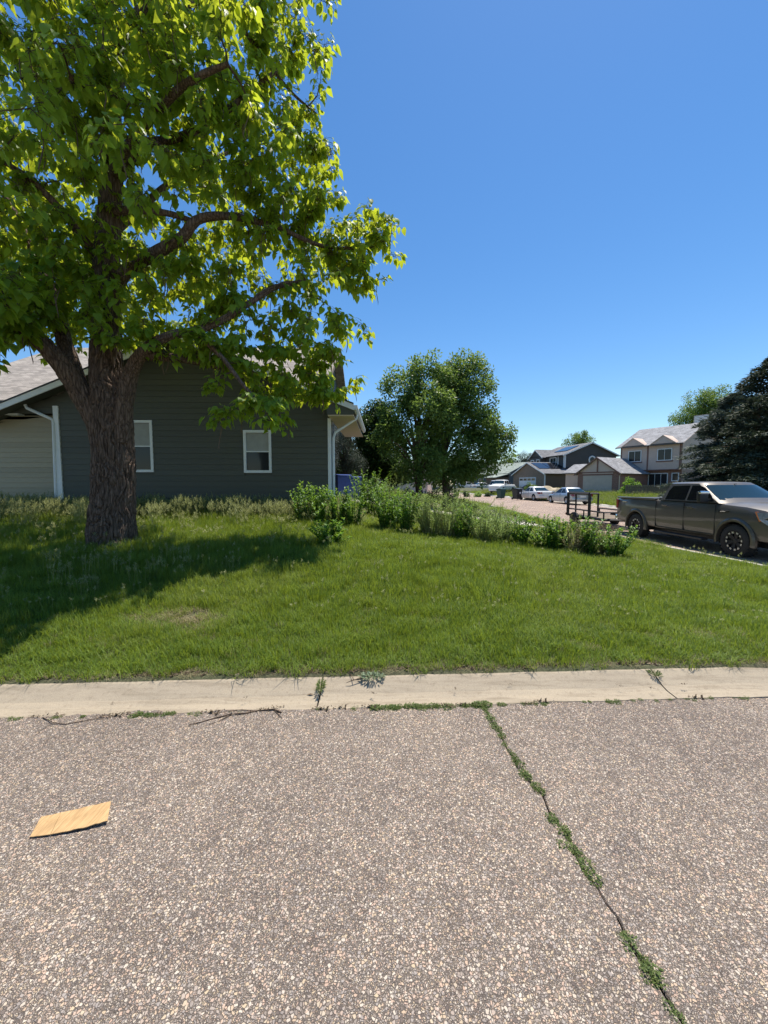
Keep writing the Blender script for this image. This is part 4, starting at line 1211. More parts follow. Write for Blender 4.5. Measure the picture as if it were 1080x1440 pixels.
# ---- utility trailer behind the pickup
tr = thing('utility_trailer', 'small black steel utility trailer with tall rack frame hitched behind the pickup', 'trailer', (9.62, 17.5, -0.13))
B_ = M['blackmetal']
def bar(name, a, b, w=0.05, par=tr):
    m_ = MB(); m_.tube([a, b], w / 2 * 1.3, 4); return m_.build(name, B_, par)
x0, x1, y0, y1, zd = -0.78, 0.78, -2.1, 1.0, 0.42
for a, b in (((x0, y0, zd), (x0, y1, zd)), ((x1, y0, zd), (x1, y1, zd)), ((x0, y0, zd), (x1, y0, zd)), ((x0, y1, zd), (x1, y1, zd))): bar('frame_rail', a, b, 0.085)
for q in np.linspace(y0 + 0.5, y1 - 0.5, 5): bar('cross_member', (x0, q, zd), (x1, q, zd), 0.05)
for k in range(8):
    m_ = MB(); xx = x0 + 0.06 + k * 0.185; m_.box(xx, xx + 0.16, y0 + 0.05, y1 - 0.05, zd + 0.03, zd + 0.055); m_.build('deck_board', M['wood'], tr)
for a, b in (((x0, y0, 0.72), (x0, y1, 0.72)), ((x1, y0, 0.72), (x1, y1, 0.72)), ((x0, y0, 0.72), (x1, y0, 0.72))): bar('side_rail', a, b, 0.05)
for xx in (x0, x1):
    for q in (y0, -0.55, y1): bar('stake', (xx, q, zd), (xx, q, 0.72), 0.05)
ra, rb = -1.05, 0.85
for xx in (x0 - 0.03, x0 + 0.34):
    w_ = 0.105 if xx < x0 else 0.065
    bar('rack_post', (xx, ra, zd), (xx, ra, 1.46), w_); bar('rack_post', (xx, rb, zd), (xx, rb, 1.46), w_)
    bar('rack_rail', (xx, ra, 1.46), (xx, rb, 1.46), w_)
for q in (ra, rb): bar('rack_rail', (x0 - 0.03, q, 1.46), (x0 + 0.34, q, 1.46), 0.05)
bar('rack_rail', (x0 - 0.03, rb, 1.1), (x0 + 0.34, rb, 1.1), 0.045)
bar('tongue', (x0 + 0.1, y0, zd), (0.2, -2.75, zd + 0.03), 0.08); bar('tongue', (x1 - 0.1, y0, zd), (0.3, -2.75, zd + 0.03), 0.08)
bar('axle', (x0 - 0.1, 0, 0.3), (x1 + 0.1, 0, 0.3), 0.07)
for s in (1, -1):
    wheel(tr, s * 0.92, 0, 0.3, 0.3, 0.17, s, 'trailer')
    m_ = MB(); m_.box(min(s * 0.7, s * 0.82), max(s * 0.7, s * 0.82), y1 + 0.05, y1 + 0.08, zd - 0.02, zd + 0.08); m_.build('tail_light', M['red'], tr)

# ---- cars
def sedan(name, label, loc, rz, paintm, L=4.6, group=None, kind='sedan', H=1.44):
    c = thing(name, label, 'car', loc, rz, group)
    hb = 0.88
    f = L / 4.6
    if kind == 'sedan':
        stt = [(0.0, 0.76, 0.36, 0.86, 0.02), (0.08, 0.84, 0.28, 0.95, 0.03), (0.6, 0.89, 0.24, 0.99, 0.02), (1.4, 0.9, 0.22, 0.95, 0.01), (2.9, 0.9, 0.22, 0.92, 0.02), (3.3, 0.9, 0.22, 0.9, 0.05),
               (4.0, 0.87, 0.24, 0.8, 0.05), (4.4, 0.8, 0.26, 0.68, 0.03), (4.58, 0.66, 0.34, 0.56, 0.01)]
        P = dict(belt=0.92, roof=H - 0.05, w0=0.83, w1=0.6, yf0=3.4 * f, yf1=2.6 * f, yb0=0.62 * f, yb1=1.4 * f, c=0.25,
                 side=[('rear_side_window', [(1.15 * f, 0.1), (1.95 * f, 0.1), (1.95 * f, 0.88), (1.6 * f, 0.86)]), ('front_side_window', [(2.02 * f, 0.1), (2.98 * f, 0.1), (2.62 * f, 0.62), (2.42 * f, 0.88), (2.02 * f, 0.88)])])
        ax = (0.95 * f, 3.7 * f)
    elif kind == 'suv':
        stt = [(0.0, 0.8, 0.45, 1.02, 0.0), (0.08, 0.88, 0.36, 1.08, 0.0), (1.0, 0.93, 0.34, 1.08, 0.0), (3.2, 0.93, 0.34, 1.06, 0.03), (3.6, 0.92, 0.34, 1.04, 0.05), (4.3, 0.88, 0.36, 0.96, 0.04), (4.6, 0.78, 0.42, 0.8, 0.02)]
        P = dict(belt=1.05, roof=H - 0.06, w0=0.88, w1=0.7, yf0=3.6 * f, yf1=2.85 * f, yb0=0.06, yb1=0.35, c=0.22,
                 side=[('rear_side_window', [(0.4, 0.12), (1.9 * f, 0.12), (1.9 * f, 0.86), (0.6, 0.86)]), ('front_side_window', [(2.0 * f, 0.12), (3.2 * f, 0.12), (2.75 * f, 0.86), (2.0 * f, 0.86)])])
        ax = (0.95 * f, 3.7 * f)
    else:
        stt = [(0.0, 0.88, 0.5, 1.12, 0.0), (0.1, 0.93, 0.42, 1.15, 0.0), (1.9, 0.94, 0.4, 1.15, 0.0), (3.2, 0.94, 0.4, 1.13, 0.03), (3.7, 0.93, 0.4, 1.12, 0.06), (4.4, 0.9, 0.42, 1.04, 0.05), (4.6, 0.84, 0.48, 0.92, 0.02)]
        P = dict(belt=1.13, roof=H - 0.06, w0=0.88, w1=0.7, yf0=3.65 * f, yf1=3.05 * f, yb0=1.75 * f, yb1=1.9 * f, c=0.22,
                 side=[('rear_side_window', [(1.95 * f, 0.12), (2.5 * f, 0.12), (2.5 * f, 0.86), (2.02 * f, 0.86)]), ('front_side_window', [(2.57 * f, 0.12), (3.35 * f, 0.12), (3.0 * f, 0.86), (2.57 * f, 0.86)])])
        ax = (0.9 * f, 3.75 * f)
    stt = [(y * f, w, a, b, cr) for y, w, a, b, cr in stt]
    wr = 0.32 if kind == 'sedan' else 0.36
    bd = body_loft(stt).build('body', [paintm, M['black']], c, smooth=True)
    cut_arches(bd, [(ax[0], wr + 0.01), (ax[1], wr + 0.01)], wr + 0.06, 0.9)
    bd.data.set_sharp_from_angle(angle=R(34))
    greenhouse(P, paintm, c)
    zt_ = stt[1][3]
    for s in (1, -1):
        for y in ax: wheel(c, s * 0.79, y, wr, wr, 0.2, s, 'car')
        for yy in (1.98 * f, 3.05 * f):
            extrude_side(c, 'door_gap', [(yy, 0.34), (yy + 0.01, 0.34), (yy + 0.01, 0.9), (yy, 0.9)], stt[3][1] - 0.01, s, 0.012, M['black'])
        extrude_side(c, 'door_handle', [(2.08 * f, 0.76), (2.25 * f, 0.76), (2.25 * f, 0.785), (2.08 * f, 0.785)], stt[3][1] - 0.005, s, 0.025, paintm)
        m_ = MB(); m_.bbox(min(s * 0.86, s * 1.04), max(s * 0.86, s * 1.04), 3.0 * f, 3.12 * f, P['belt'] + 0.02, P['belt'] + 0.16, 0.03); m_.build('mirror', paintm, c, smooth=True)
        # tail lamp wraps the corner
        m_ = MB(); m_.add([(s * 0.5, -0.025, zt_ - 0.22), (s * 0.5, -0.025, zt_ - 0.06), (s * 0.84, 0.03, zt_ - 0.05), (s * 0.905, 0.3, zt_ - 0.08), (s * 0.905, 0.25, zt_ - 0.2), (s * 0.86, 0.0, zt_ - 0.25)], [(0, 1, 2, 5), (5, 2, 3, 4)])
        o_ = m_.build('tail_light', M['red'], c); sm = o_.modifiers.new('t', 'SOLIDIFY'); sm.thickness = 0.03
        m_ = MB(); m_.bbox(min(s * 0.42, s * 0.72), max(s * 0.42, s * 0.72), (4.35) * f, 4.56 * f, 0.52 * (zt_ / 0.95), 0.66 * (zt_ / 0.95), 0.03); m_.build('headlight', M['lampglass'], c, smooth=True)
    m_ = MB(); m_.bbox(-0.84, 0.84, -0.07, 0.2, 0.32, 0.58, 0.06); m_.build('rear_bumper', paintm, c, smooth=True)
    m_ = MB(); m_.box(-0.24, 0.24, -0.085, -0.072, 0.62 * (zt_ / 0.95), 0.76 * (zt_ / 0.95)); m_.build('number_plate', M['white'], c)
    m_ = MB(); m_.bbox(-0.76, 0.76, 4.4 * f, 4.64 * f, 0.26, 0.5, 0.05); m_.build('front_bumper', paintm, c, smooth=True)
    return c
gc = 'cars parked along the far curb'
sedan('parked_sedan', 'silver-blue sedan parked at the far curb, seen through the trailer rack', (16.35, 31.6, road_z(32.5) + 0.03), R(3), M['paint_silver'], group=gc)
sedan('parked_sedan', 'white sedan parked at the far curb just ahead of the silver-blue one', (16.15, 38.1, road_z(39) + 0.04), R(8), M['paint_white'], group=gc)
gd_ = 'vehicles in the driveways beyond'
sedan('parked_suv', 'large white sport utility vehicle with dark rear glass in the driveway behind the bins', at(694, 690, 57) - Vector((0, 0, 0.25)), R(-50), M['paint_white'], 4.9, gd_, 'suv', 1.8)
sedan('parked_pickup', 'white pickup truck parked right of the white sport utility vehicle', at(716, 690, 56) - Vector((0, 0, 0.25)), R(140), M['paint_white'], 5.2, gd_, 'pickup', 1.8)
sedan('parked_sedan', 'black car standing behind the dark trash bin', at(724, 694, 51) - Vector((0, 0, 0.25)), R(-120), M['paint_dark'], 4.5, gd_)
sedan('parked_suv', 'leftmost far white vehicle, showing closest to the dark ash trunk', at(640, 687, 74) - Vector((0, 0, 0.3)), R(-70), M['paint_white'], 4.7, gd_, 'suv', 1.6)
sedan('parked_sedan', 'small white car far off, between the leftmost white vehicle and the driveway pickup', at(664, 687, 72) - Vector((0, 0, 0.3)), R(-75), M['paint_white'], 4.5, gd_)

# ---- wheeled bins
def bin_(label, loc, rz, mt, w=0.6, d=0.68, h=1.08, group=None):
    b = thing('trash_bin', label, 'trash bin', loc, rz, group)
    m_ = MB()
    lo = [(-w * 0.4, -d * 0.36), (w * 0.4, -d * 0.36), (w * 0.4, d * 0.36), (-w * 0.4, d * 0.36)]
    hi = [(-w / 2, -d / 2), (w / 2, -d / 2), (w / 2, d / 2), (-w / 2, d / 2)]
    m_.add([(x, y, 0.06) for x, y in lo] + [(x, y, h * 0.9) for x, y in hi], [(0, 3, 2, 1), (4, 5, 6, 7), (0, 1, 5, 4), (1, 2, 6, 5), (2, 3, 7, 6), (3, 0, 4, 7)])
    m_.build('body', mt, b)
    m_ = MB(); m_.bbox(-w / 2 - 0.03, w / 2 + 0.03, -d / 2 - 0.03, d / 2 + 0.03, h * 0.86, h * 0.905, 0.01); m_.build('rim', mt, b)
    m_ = MB(); n = 6; vs = []
    for i in range(n + 1):
        t = i / n; vs += [(-w / 2 - 0.02, -d / 2 - 0.04 + (d + 0.06) * t, h * 0.907 + 0.09 * math.sin(PI * (0.15 + 0.85 * t))), (w / 2 + 0.02, -d / 2 - 0.04 + (d + 0.06) * t, h * 0.907 + 0.09 * math.sin(PI * (0.15 + 0.85 * t)))]
    fs = [(2 * i, 2 * i + 1, 2 * i + 3, 2 * i + 2) for i in range(n)]
    m_.add(vs, fs); o_ = m_.build('lid', mt, b); sm = o_.modifiers.new('t', 'SOLIDIFY'); sm.thickness = 0.03
    m_ = MB(); m_.tube([(-w / 2, d / 2 + 0.07, h * 0.88), (w / 2, d / 2 + 0.07, h * 0.88)], 0.015, 6); m_.build('handle', mt, b)
    for s in (1, -1):
        m_ = MB(); m_.lathe_x([(-0.03, 0.02), (-0.03, 0.12), (0.03, 0.12), (0.03, 0.02)], 16, s * (w / 2 - 0.02), d * 0.4, 0.12); m_.build('wheel', M['rubber'], b)
    return b
M['binblue'] = simple('blue_plastic', (0.008, 0.04, 0.2), 0.45, var=0.15)
M['bingreen'] = simple('dark_green_plastic', (0.012, 0.06, 0.05), 0.45)
M['bindark'] = simple('charcoal_plastic', (0.02, 0.022, 0.024), 0.45)
pb = at(479, 700, 16.6)
bin_('blue lidded recycling bin standing at the right corner of the grey house', (pb.x, 16.6, land_z(pb.x, 16.0) + 0.04), R(35), M['binblue'], 0.66, 0.75, 1.12)
pb = at(497, 700, 17.4)
bin_('second blue bin, half hidden by the leafy bush beside the path', (pb.x, 17.4, land_z(pb.x, 17.0) + 0.03), R(15), M['binblue'], 0.62, 0.7, 1.05)
p_ = at(704.5, 698, 42.5)
bin_('dark green trash bin at the far curb, left of the charcoal one', (p_.x, p_.y, road_z(42.5) + 0.1), R(25), M['bingreen'], 0.68, 0.75, 1.15, 'bins at the far curb')
p_ = at(727, 700, 40.5)
bin_('charcoal trash bin at the far curb, between the green bin and the white sedan', (p_.x, p_.y, road_z(40.5) + 0.1), R(25), M['bindark'], 0.72, 0.8, 1.2, 'bins at the far curb')
bm_ = bpy.data.objects['trash_bin.003']
m_ = MB(); m_.box(-0.1, 0.1, -0.46, -0.445, 0.62, 0.8); m_.build('sticker', M['white'], bm_)
# covered pile beyond the white sedan
pp = at(772, 684, 47)
pile = thing('covered_heap', 'pale tan tarpaulin over a low heap behind the sedans', 'covered pile', (pp.x, pp.y, 0.5))
vs = []; fs = []; nu, nv = 20, 9
for i in range(nu + 1):
    for j in range(nv + 1):
        x = -2.6 + 5.2 * i / nu; t = j / nv; e = math.sin(PI * i / nu) ** 0.4
        z = math.sin(PI * t) ** 0.6 * (0.95 + 0.35 * mnoise.noise(Vector((x * 1.3, t * 3, 2)))) * e
        vs.append((x, -0.9 + 1.8 * t, z))
for i in range(nu):
    for j in range(nv): fs.append((i * (nv + 1) + j, (i + 1) * (nv + 1) + j, (i + 1) * (nv + 1) + j + 1, i * (nv + 1) + j + 1))
m_ = MB(); m_.add(vs, fs); m_.build('tarpaulin', simple('tan_tarpaulin', (0.42, 0.34, 0.22), 0.7, var=0.3, scale=3), pile, smooth=True)

# ------------------------------------------------------------------ foliage builders
QUAD_V = [(-0.5, 0, 0), (0.5, 0, 0), (0.36, 1, 0.12), (-0.36, 1, 0.12)]
LEAF_V = [(0, 0, 0), (-0.3, 0.38, 0.06), (0, 0.45, 0), (0.3, 0.38, 0.06), (0, 1, -0.05)]
LEAF_F = [(0, 2, 1, 1), (0, 3, 2, 2)]
def tri_leaf(w):
    """narrow pointed leaf folded on its midrib: four triangles"""
    v = [(0, 0, 0), (-w, 0.42, 0.07), (0, 0.45, 0), (w, 0.42, 0.07), (0, 1, -0.06)]
    f = [(0, 2, 1), (0, 3, 2), (1, 2, 4), (2, 3, 4)]
    return v, f
def rand_dirs(n): return unit(RNG.normal(size=(n, 3)))

def leaf_cloud(centres, radii, per, size, w=0.3, down=0.3, shell=0.5, flat=1.0):
    """leaves spread through clumps, denser towards each clump's outside"""
    P = []; A = []
    for c, r in zip(centres, radii):
        n = max(3, int(per * (r / np.mean(radii)) ** 2))
        d = rand_dirs(n); rr = r * (RNG.random(n) ** shell)
        P.append(np.array(c) + d * rr[:, None] * np.array([1, 1, flat]))
        a = d * 0.8 + rand_dirs(n) * 0.9; a[:, 2] -= down; A.append(a)
    P = np.concatenate(P); A = np.concatenate(A)
    Nn = rand_dirs(len(P)); Nn[:, 2] = np.abs(Nn[:, 2]) + 0.4
    S = size * RNG.uniform(0.65, 1.3, len(P))
    tv, tf = tri_leaf(w)
    return stamp(tv, tf, P, frames(A, Nn), S)

def blob_clumps(blobs, dens, rmin, rmax):
    cs, rs = [], []
    for (x, y, z, r) in blobs:
        n = max(1, int(dens * r * r))
        d = rand_dirs(n); q = r * RNG.uniform(0.35, 1.0, n) ** 0.6
        cs += list(np.array([x, y, z]) + d * q[:, None]); rs += list(RNG.uniform(rmin, rmax, n))
    return cs, rs

def bg_tree(name, label, base, top_r, blobs, mt, dens=9, rmin=0.3, rmax=0.6, per=60, size=0.12, w=0.3, bark='bark2', group=None, cat='tree', limbs=7, trunk_r=0.16, down=0.3, shell=0.5, tname='trunk', lean=0.0):
    bx, by, bz = base
    t = thing(name, label, cat, base, 0, group)
    cs, rs = blob_clumps([(x - bx, y - by, z - bz, r) for x, y, z, r in blobs], dens, rmin, rmax)
    V, F = leaf_cloud(cs, rs, per, size, w, down, shell)
    link('crown', np_mesh('crown', V, F), mt, t)
    zt = min(b[2] - b[3] * 0.5 for b in blobs) - bz
    zt = max(0.4, zt)
    ztop = max(b[2] for b in blobs) - bz
    m_ = MB()
    pts = [Vector((lean * k / 8 + 0.08 * math.sin(k * 1.7), 0.06 * math.cos(k * 2.1), -0.2 + (ztop + 0.2) * k / 8)) for k in range(9)]
    m_.tube(pts, [trunk_r * (1.25 if k == 0 else 1 - 0.1 * k) for k in range(9)], 9)
    order = sorted(range(len(cs)), key=lambda i: random.random())[:limbs * 3]
    for i in order:
        c = Vector(cs[i]); k = min(7, max(1, int((c.z * 0.7) / (ztop + 0.2) * 8))); a = pts[k]
        mid = a.lerp(c, 0.5) + Vector((0, 0, 0.15 * (c - a).length))
        m_.tube([a, mid, c], [trunk_r * 0.35, trunk_r * 0.2, trunk_r * 0.07], 5)
    m_.build(tname, M[bark], t, smooth=True)
    return t

# ---- ash trees in the middle distance
D1 = 19.0
def B3(px, py, Y, r): p = at(px, py, Y); return (p.x, p.y, p.z, r)
gt = 'ash trees beside the path'
b1 = [B3(600, 515, D1, 0.95), B3(575, 545, D1, 0.95), B3(560, 585, 18.6, 1.0), B3(607, 570, D1 - 0.6, 1.1), B3(592, 622, D1, 1.0), B3(553, 615, D1, 0.9), B3(552, 540, D1 + 0.5, 0.45), B3(628, 545, D1 + 0.4, 0.8), B3(630, 590, D1, 0.9), B3(602, 655, D1 - 0.3, 0.8), B3(575, 650, D1, 0.7), B3(545, 590, D1, 0.6)]
p_ = at(587, 725, D1)
bg_tree('ash_tree', 'leafy ash tree on the left of the pair, with a reddish brown trunk', (p_.x, p_.y, land_z(p_.x, p_.y)), 0, b1, M['ash'], 17, 0.22, 0.62, 165, 0.14, 0.28, trunk_r=0.2, group=gt)
b2 = [B3(655, 520, 20, 0.9), B3(640, 560, 20, 1.1), B3(672, 540, 20.5, 0.8), B3(665, 590, 20, 1.05), B3(690, 612, 20, 0.95), B3(632, 630, 19.6, 1.05), B3(672, 640, 20, 1.0), B3(703, 628, 20.4, 0.6), B3(610, 640, 20, 0.7), B3(625, 590, 20.5, 0.9), B3(650, 655, 19.8, 0.7), B3(690, 645, 20, 0.7), B3(706, 606, 20.3, 0.5), B3(680, 575, 20.3, 0.7), B3(712, 642, 20.3, 0.4), B3(633, 530, 20, 0.7), B3(640, 668, 20, 0.7), B3(668, 668, 20, 0.6), B3(615, 668, 20, 0.6)]
p_ = at(625, 728, 20)
bg_tree('ash_tree', 'broad leafy ash tree on the right of the pair, with a dark trunk', (p_.x, p_.y, land_z(p_.x, p_.y)), 0, b2, M['ash'], 17, 0.22, 0.62, 165, 0.14, 0.28, trunk_r=0.19, group=gt)
b3 = [B3(522, 600, 22, 0.9), B3(515, 640, 22, 1.1), B3(540, 650, 22, 1.0), B3(498, 665, 22, 0.9), B3(545, 615, 22.5, 0.9), B3(560, 660, 22, 0.8), B3(530, 580, 22, 0.7)]
p_ = at(527, 705, 22)
bg_tree('shade_tree', 'dense dark green tree between the house corner and the ash trees', (p_.x, p_.y, land_z(p_.x, p_.y)), 0, b3, M['ash2'], 28, 0.32, 0.55, 190, 0.14, 0.32, trunk_r=0.2)
b4 = [B3(487, 612, 20, 0.7), B3(484, 640, 19.5, 0.8), B3(492, 650, 20, 0.8), B3(480, 590, 20.5, 0.6)]
p_ = at(487, 700, 20)
bg_tree('spruce_tree', 'dark blue-green spruce just right of the grey house corner', (p_.x, p_.y, land_z(p_.x, p_.y)), 0, b4, M['bluespruce'], 40, 0.22, 0.4, 150, 0.09, 0.12, trunk_r=0.14, down=0.1)

def conifer(name, label, base, H, Rr, mt, n=900, group=None, seed=1, lean=(0, 0)):
    """tiers of drooping branches carrying short needle sprays"""
    rg = np.random.default_rng(seed)
    t = thing(name, label, 'tree', base, 0, group)
    P = []; A = []
    m_ = MB(); m_.tube([(0, 0, -0.3), (0, 0, H * 0.5), (lean[0], lean[1], H * 0.98)], [Rr * 0.075, Rr * 0.05, 0.02], 8)
    nb = int(H * 26)
    for i in range(nb):
        f = (i + rg.random()) / nb
        z = H * (0.06 + 0.93 * f)
        L = Rr * ((1 - f) ** 0.6) * (0.75 + 0.4 * rg.random()) * (1 + 0.18 * math.sin(f * 21 + seed)) + 0.12
        a = rg.random() * 2 * PI
        d = np.array([math.cos(a), math.sin(a), -0.12 - 0.1 * rg.random() + 0.35 * f])
        side = np.array([-math.sin(a), math.cos(a), 0])
        if i % 4 == 0: m_.tube([(0, 0, z), tuple(d * L * 0.5 + np.array([0, 0, z])), tuple(d * L * 0.95 + np.array([0, 0, z]))], [0.05, 0.03, 0.01], 4)
        k = int(n / nb * (0.3 + L / Rr) * 40)
        s = rg.random(k) ** 0.6
        spread = 0.38 * L * (1 - s * 0.6) + 0.08
        pos = np.outer(s * L, d) + np.outer((rg.random(k) - 0.5) * spread * 1.6, side) + np.array([0, 0, z])
        pos[:, 2] += -0.1 * L * s ** 2 + rg.normal(size=k) * 0.07
        ax = d * 0.8 + side * rg.normal(size=(k, 1)) * 0.7 + rg.normal(size=(k, 3)) * 0.35
        P.append(pos); A.append(ax)
    P = np.concatenate(P); A = np.concatenate(A)
    Nn = unit(rg.normal(size=(len(P), 3))); Nn[:, 2] = np.abs(Nn[:, 2]) + 0.3
    tv, tf = tri_leaf(0.13)
    V, F = stamp(tv, tf, P, frames(A, Nn), rg.uniform(0.16, 0.36, len(P)))
    link('crown', np_mesh('crown', V, F), mt, t)
    m_.build('trunk', M['bark2'], t, smooth=True)
    return t
ge_ = 'big dark spruces on the right'
def on_land(px, Y): p = at(px, 690, Y); return (p.x, Y, land_z(p.x, Y))
conifer('spruce_tree', 'tallest dark spruce at the right edge beyond the pickup', on_land(1078, 27.0), 9.9, 4.2, M['spruce'], 1150, ge_, 3)
conifer('spruce_tree', 'dark spruce with pale branch tips, in front of the pink house', on_land(1024, 27.5), 7.4, 3.5, M['bluespruce'], 900, ge_, 5)
conifer('spruce_tree', 'shorter dark spruce behind the pickup windshield', on_land(1060, 24.0), 6.6, 3.3, M['spruce'], 760, ge_, 8)
b5 = [B3(985, 572, 62, 2.6), B3(968, 582, 62, 2.1), B3(1005, 565, 62, 2.4), B3(955, 592, 62, 1.4), B3(1020, 575, 62, 2.5), B3(990, 600, 62, 3)]
p_ = at(985, 690, 62); bg_tree('maple_tree', 'green leafy tree rising behind the roof of the pink house', (p_.x, 62, 0.7), 0, b5, M['ash'], 7, 0.5, 0.9, 90, 0.22, 0.3, trunk_r=0.3)
gb = 'trees behind the far houses'
b6 = [B3(806, 622, 90, 2.2), B3(816, 616, 90, 2.0), B3(826, 621, 90, 1.8), B3(815, 632, 90, 2.5)]
bg_tree('poplar_tree', 'feathery tree showing above the charcoal house roof', (at(815, 690, 90).x, 90, 0.8), 0, b6, M['ash'], 5, 0.5, 0.9, 80, 0.28, 0.25, trunk_r=0.3, group=gb)
b7 = [B3(738, 645, 95, 1.8), B3(731, 655, 95, 1.8), B3(745, 652, 95, 1.8), B3(738, 662, 95, 2.2)]
bg_tree('pine_tree', 'dark pine between the blue-grey house and the charcoal house', (at(738, 690, 95).x, 95, 0.8), 0, b7, M['spruce'], 9, 0.4, 0.8, 130, 0.22, 0.14, trunk_r=0.3, group=gb)
b8 = [B3(716, 655, 120, 2.4), B3(704, 660, 120, 3.0), B3(690, 662, 120, 3.2), B3(675, 660, 120, 3.2), B3(725, 664, 120, 2)]
bg_tree('elm_tree', 'low far tree behind the blue-grey bungalow roof', (at(700, 690, 120).x, 120, 1), 0, b8, M['ash2'], 4, 0.6, 1.2, 90, 0.35, 0.3, trunk_r=0.3, group=gb)
for k, (px, Y, r, lab) in enumerate(((560, 70, 3.4, 'far tree seen under the crown of the left ash tree'), (610, 78, 3.6, 'far tree seen between the two ash trunks'), (655, 95, 3.6, 'far tree above the white vehicles beyond the ash trees'), (520, 66, 3.6, 'far tree behind the dark green shade tree'))):
    p_ = at(px, 668, Y)
    bl = [(p_.x + random.uniform(-2.5, 2.5), Y + random.uniform(-1, 1), p_.z + random.uniform(-1.0, 2.5), r * random.uniform(0.55, 0.8)) for _ in range(6)]
    bg_tree('elm_tree', lab, (p_.x, Y, 0.8), 0, bl, M['ash2'], 4, 0.6, 1.1, 90, 0.3, 0.3, trunk_r=0.3, group=gb)

# ---- small shrubs beyond
def bush(label, px, py, Y, r, mt, group=None, size=0.07, hgt=1.0, name='shrub', per=110):
    p = at(px, py, Y); gz = land_z(p.x, Y)
    bl = [(p.x + random.uniform(-.5, .5) * r, Y + random.uniform(-.4, .4) * r, gz + r * hgt * random.uniform(0.35, 1.2), r * random.uniform(0.4, 0.6)) for _ in range(7)]
    return bg_tree(name, label, (p.x, Y, gz), 0, bl, mt, 30, 0.1 + r * 0.12, 0.16 + r * 0.16, per, size, 0.28, cat='shrub', limbs=5, trunk_r=0.03, group=group, tname='stem')
bush('loose green bush against the garage corner of the pink house', 884, 690, 38.5, 1.0, M['shrub'], None, 0.12)
bush('round dark green bush behind the charcoal trash bin', 747, 690, 49, 0.85, M['ash'], None, 0.14)
gl_ = 'low dark bushes in the mulch bed under the ash trees'
for (px, py, Y, r, lab) in ((575, 728, 17.8, 0.5, 'dark low bush at the foot of the reddish ash trunk'), (606, 725, 18.2, 0.55, 'dark low bush between the two ash trunks'), (636, 728, 18.0, 0.6, 'dark leafy bush right of the dark ash trunk'),
                            (660, 728, 17.8, 0.45, 'rightmost low dark bush, beside the side street curb'), (548, 722, 18.6, 0.55, 'dark low bush left of the reddish ash trunk'), (520, 715, 19.0, 0.6, 'dark low bush below the dense dark green tree')):
    bush(lab, px, py, Y, r, M['shrub_dark'], gl_, 0.075)
gh_ = 'rounded grey-green bushes in the far front garden'
for k, (px, Y) in enumerate(((627, 50), (642, 49), (657, 48.5), (672, 48), (686, 49))):
    bush(('leftmost', 'second', 'middle', 'fourth', 'rightmost')[k] + ' of five small grey-green bushes beyond the side street', px, 690, Y, 0.55, M['feather'] if k % 2 else M['shrub_dark'], gh_, 0.11)

# ---- row of leafy saplings and feathery weeds along the lawn
def leafy_bush(name, label, loc, h, spread, nst, mt, leaf, w, per_stem, group, droop=0.0, stem_m='shrub_dark', up=0.8):
    t = thing(name, label, 'shrub', loc, random.uniform(0, 6), group)
    m_ = MB(); P = []; A = []; Nn = []
    for s in range(nst):
        a = random.uniform(0, 2 * PI); r0 = spread * 0.35 * random.random() ** 0.5; r1 = spread * random.uniform(0.1, 1.3)
        hh = h * random.uniform(0.4, 1.2)
        b = Vector((r0 * math.cos(a), r0 * math.sin(a), -0.05)); a2 = a + random.uniform(-0.6, 0.6)
        tip = Vector((r1 * math.cos(a2), r1 * math.sin(a2), hh)); mid = b.lerp(tip, 0.5) + Vector((0, 0, 0.1 * hh))
        pts = [b, b.lerp(mid, 0.6), mid, mid.lerp(tip, 0.6), tip]
        m_.tube(pts, [0.007, 0.006, 0.005, 0.004, 0.002], 4)
        for k in range(per_stem):
            f = 0.12 + 0.88 * (k + random.random()) / per_stem
            q = f * 4; i = min(3, int(q)); p = pts[i].lerp(pts[i + 1], q - i)
            g = random.uniform(0, 2 * PI)
            d = Vector((math.cos(g), math.sin(g), up * random.uniform(0.4, 1.3) - droop))
            P.append(p); A.append(d); Nn.append((-d.x * 0.5 + random.uniform(-.4, .4), -d.y * 0.5 + random.uniform(-.4, .4), 1))
    tv, tf = tri_leaf(w)
    P = np.array([tuple(p) for p in P]); A = np.array([tuple(p) for p in A]); Nn = np.array(Nn)
    V, F = stamp(tv, tf, P, frames(A, Nn), leaf * RNG.uniform(0.6, 1.25, len(P)))
    link('leaves', np_mesh('leaves', V, F), mt, t)
    m_.build('stem', M[stem_m], t)
    return t
gs = 'shrubs and tall weeds along the far edge of the lawn'
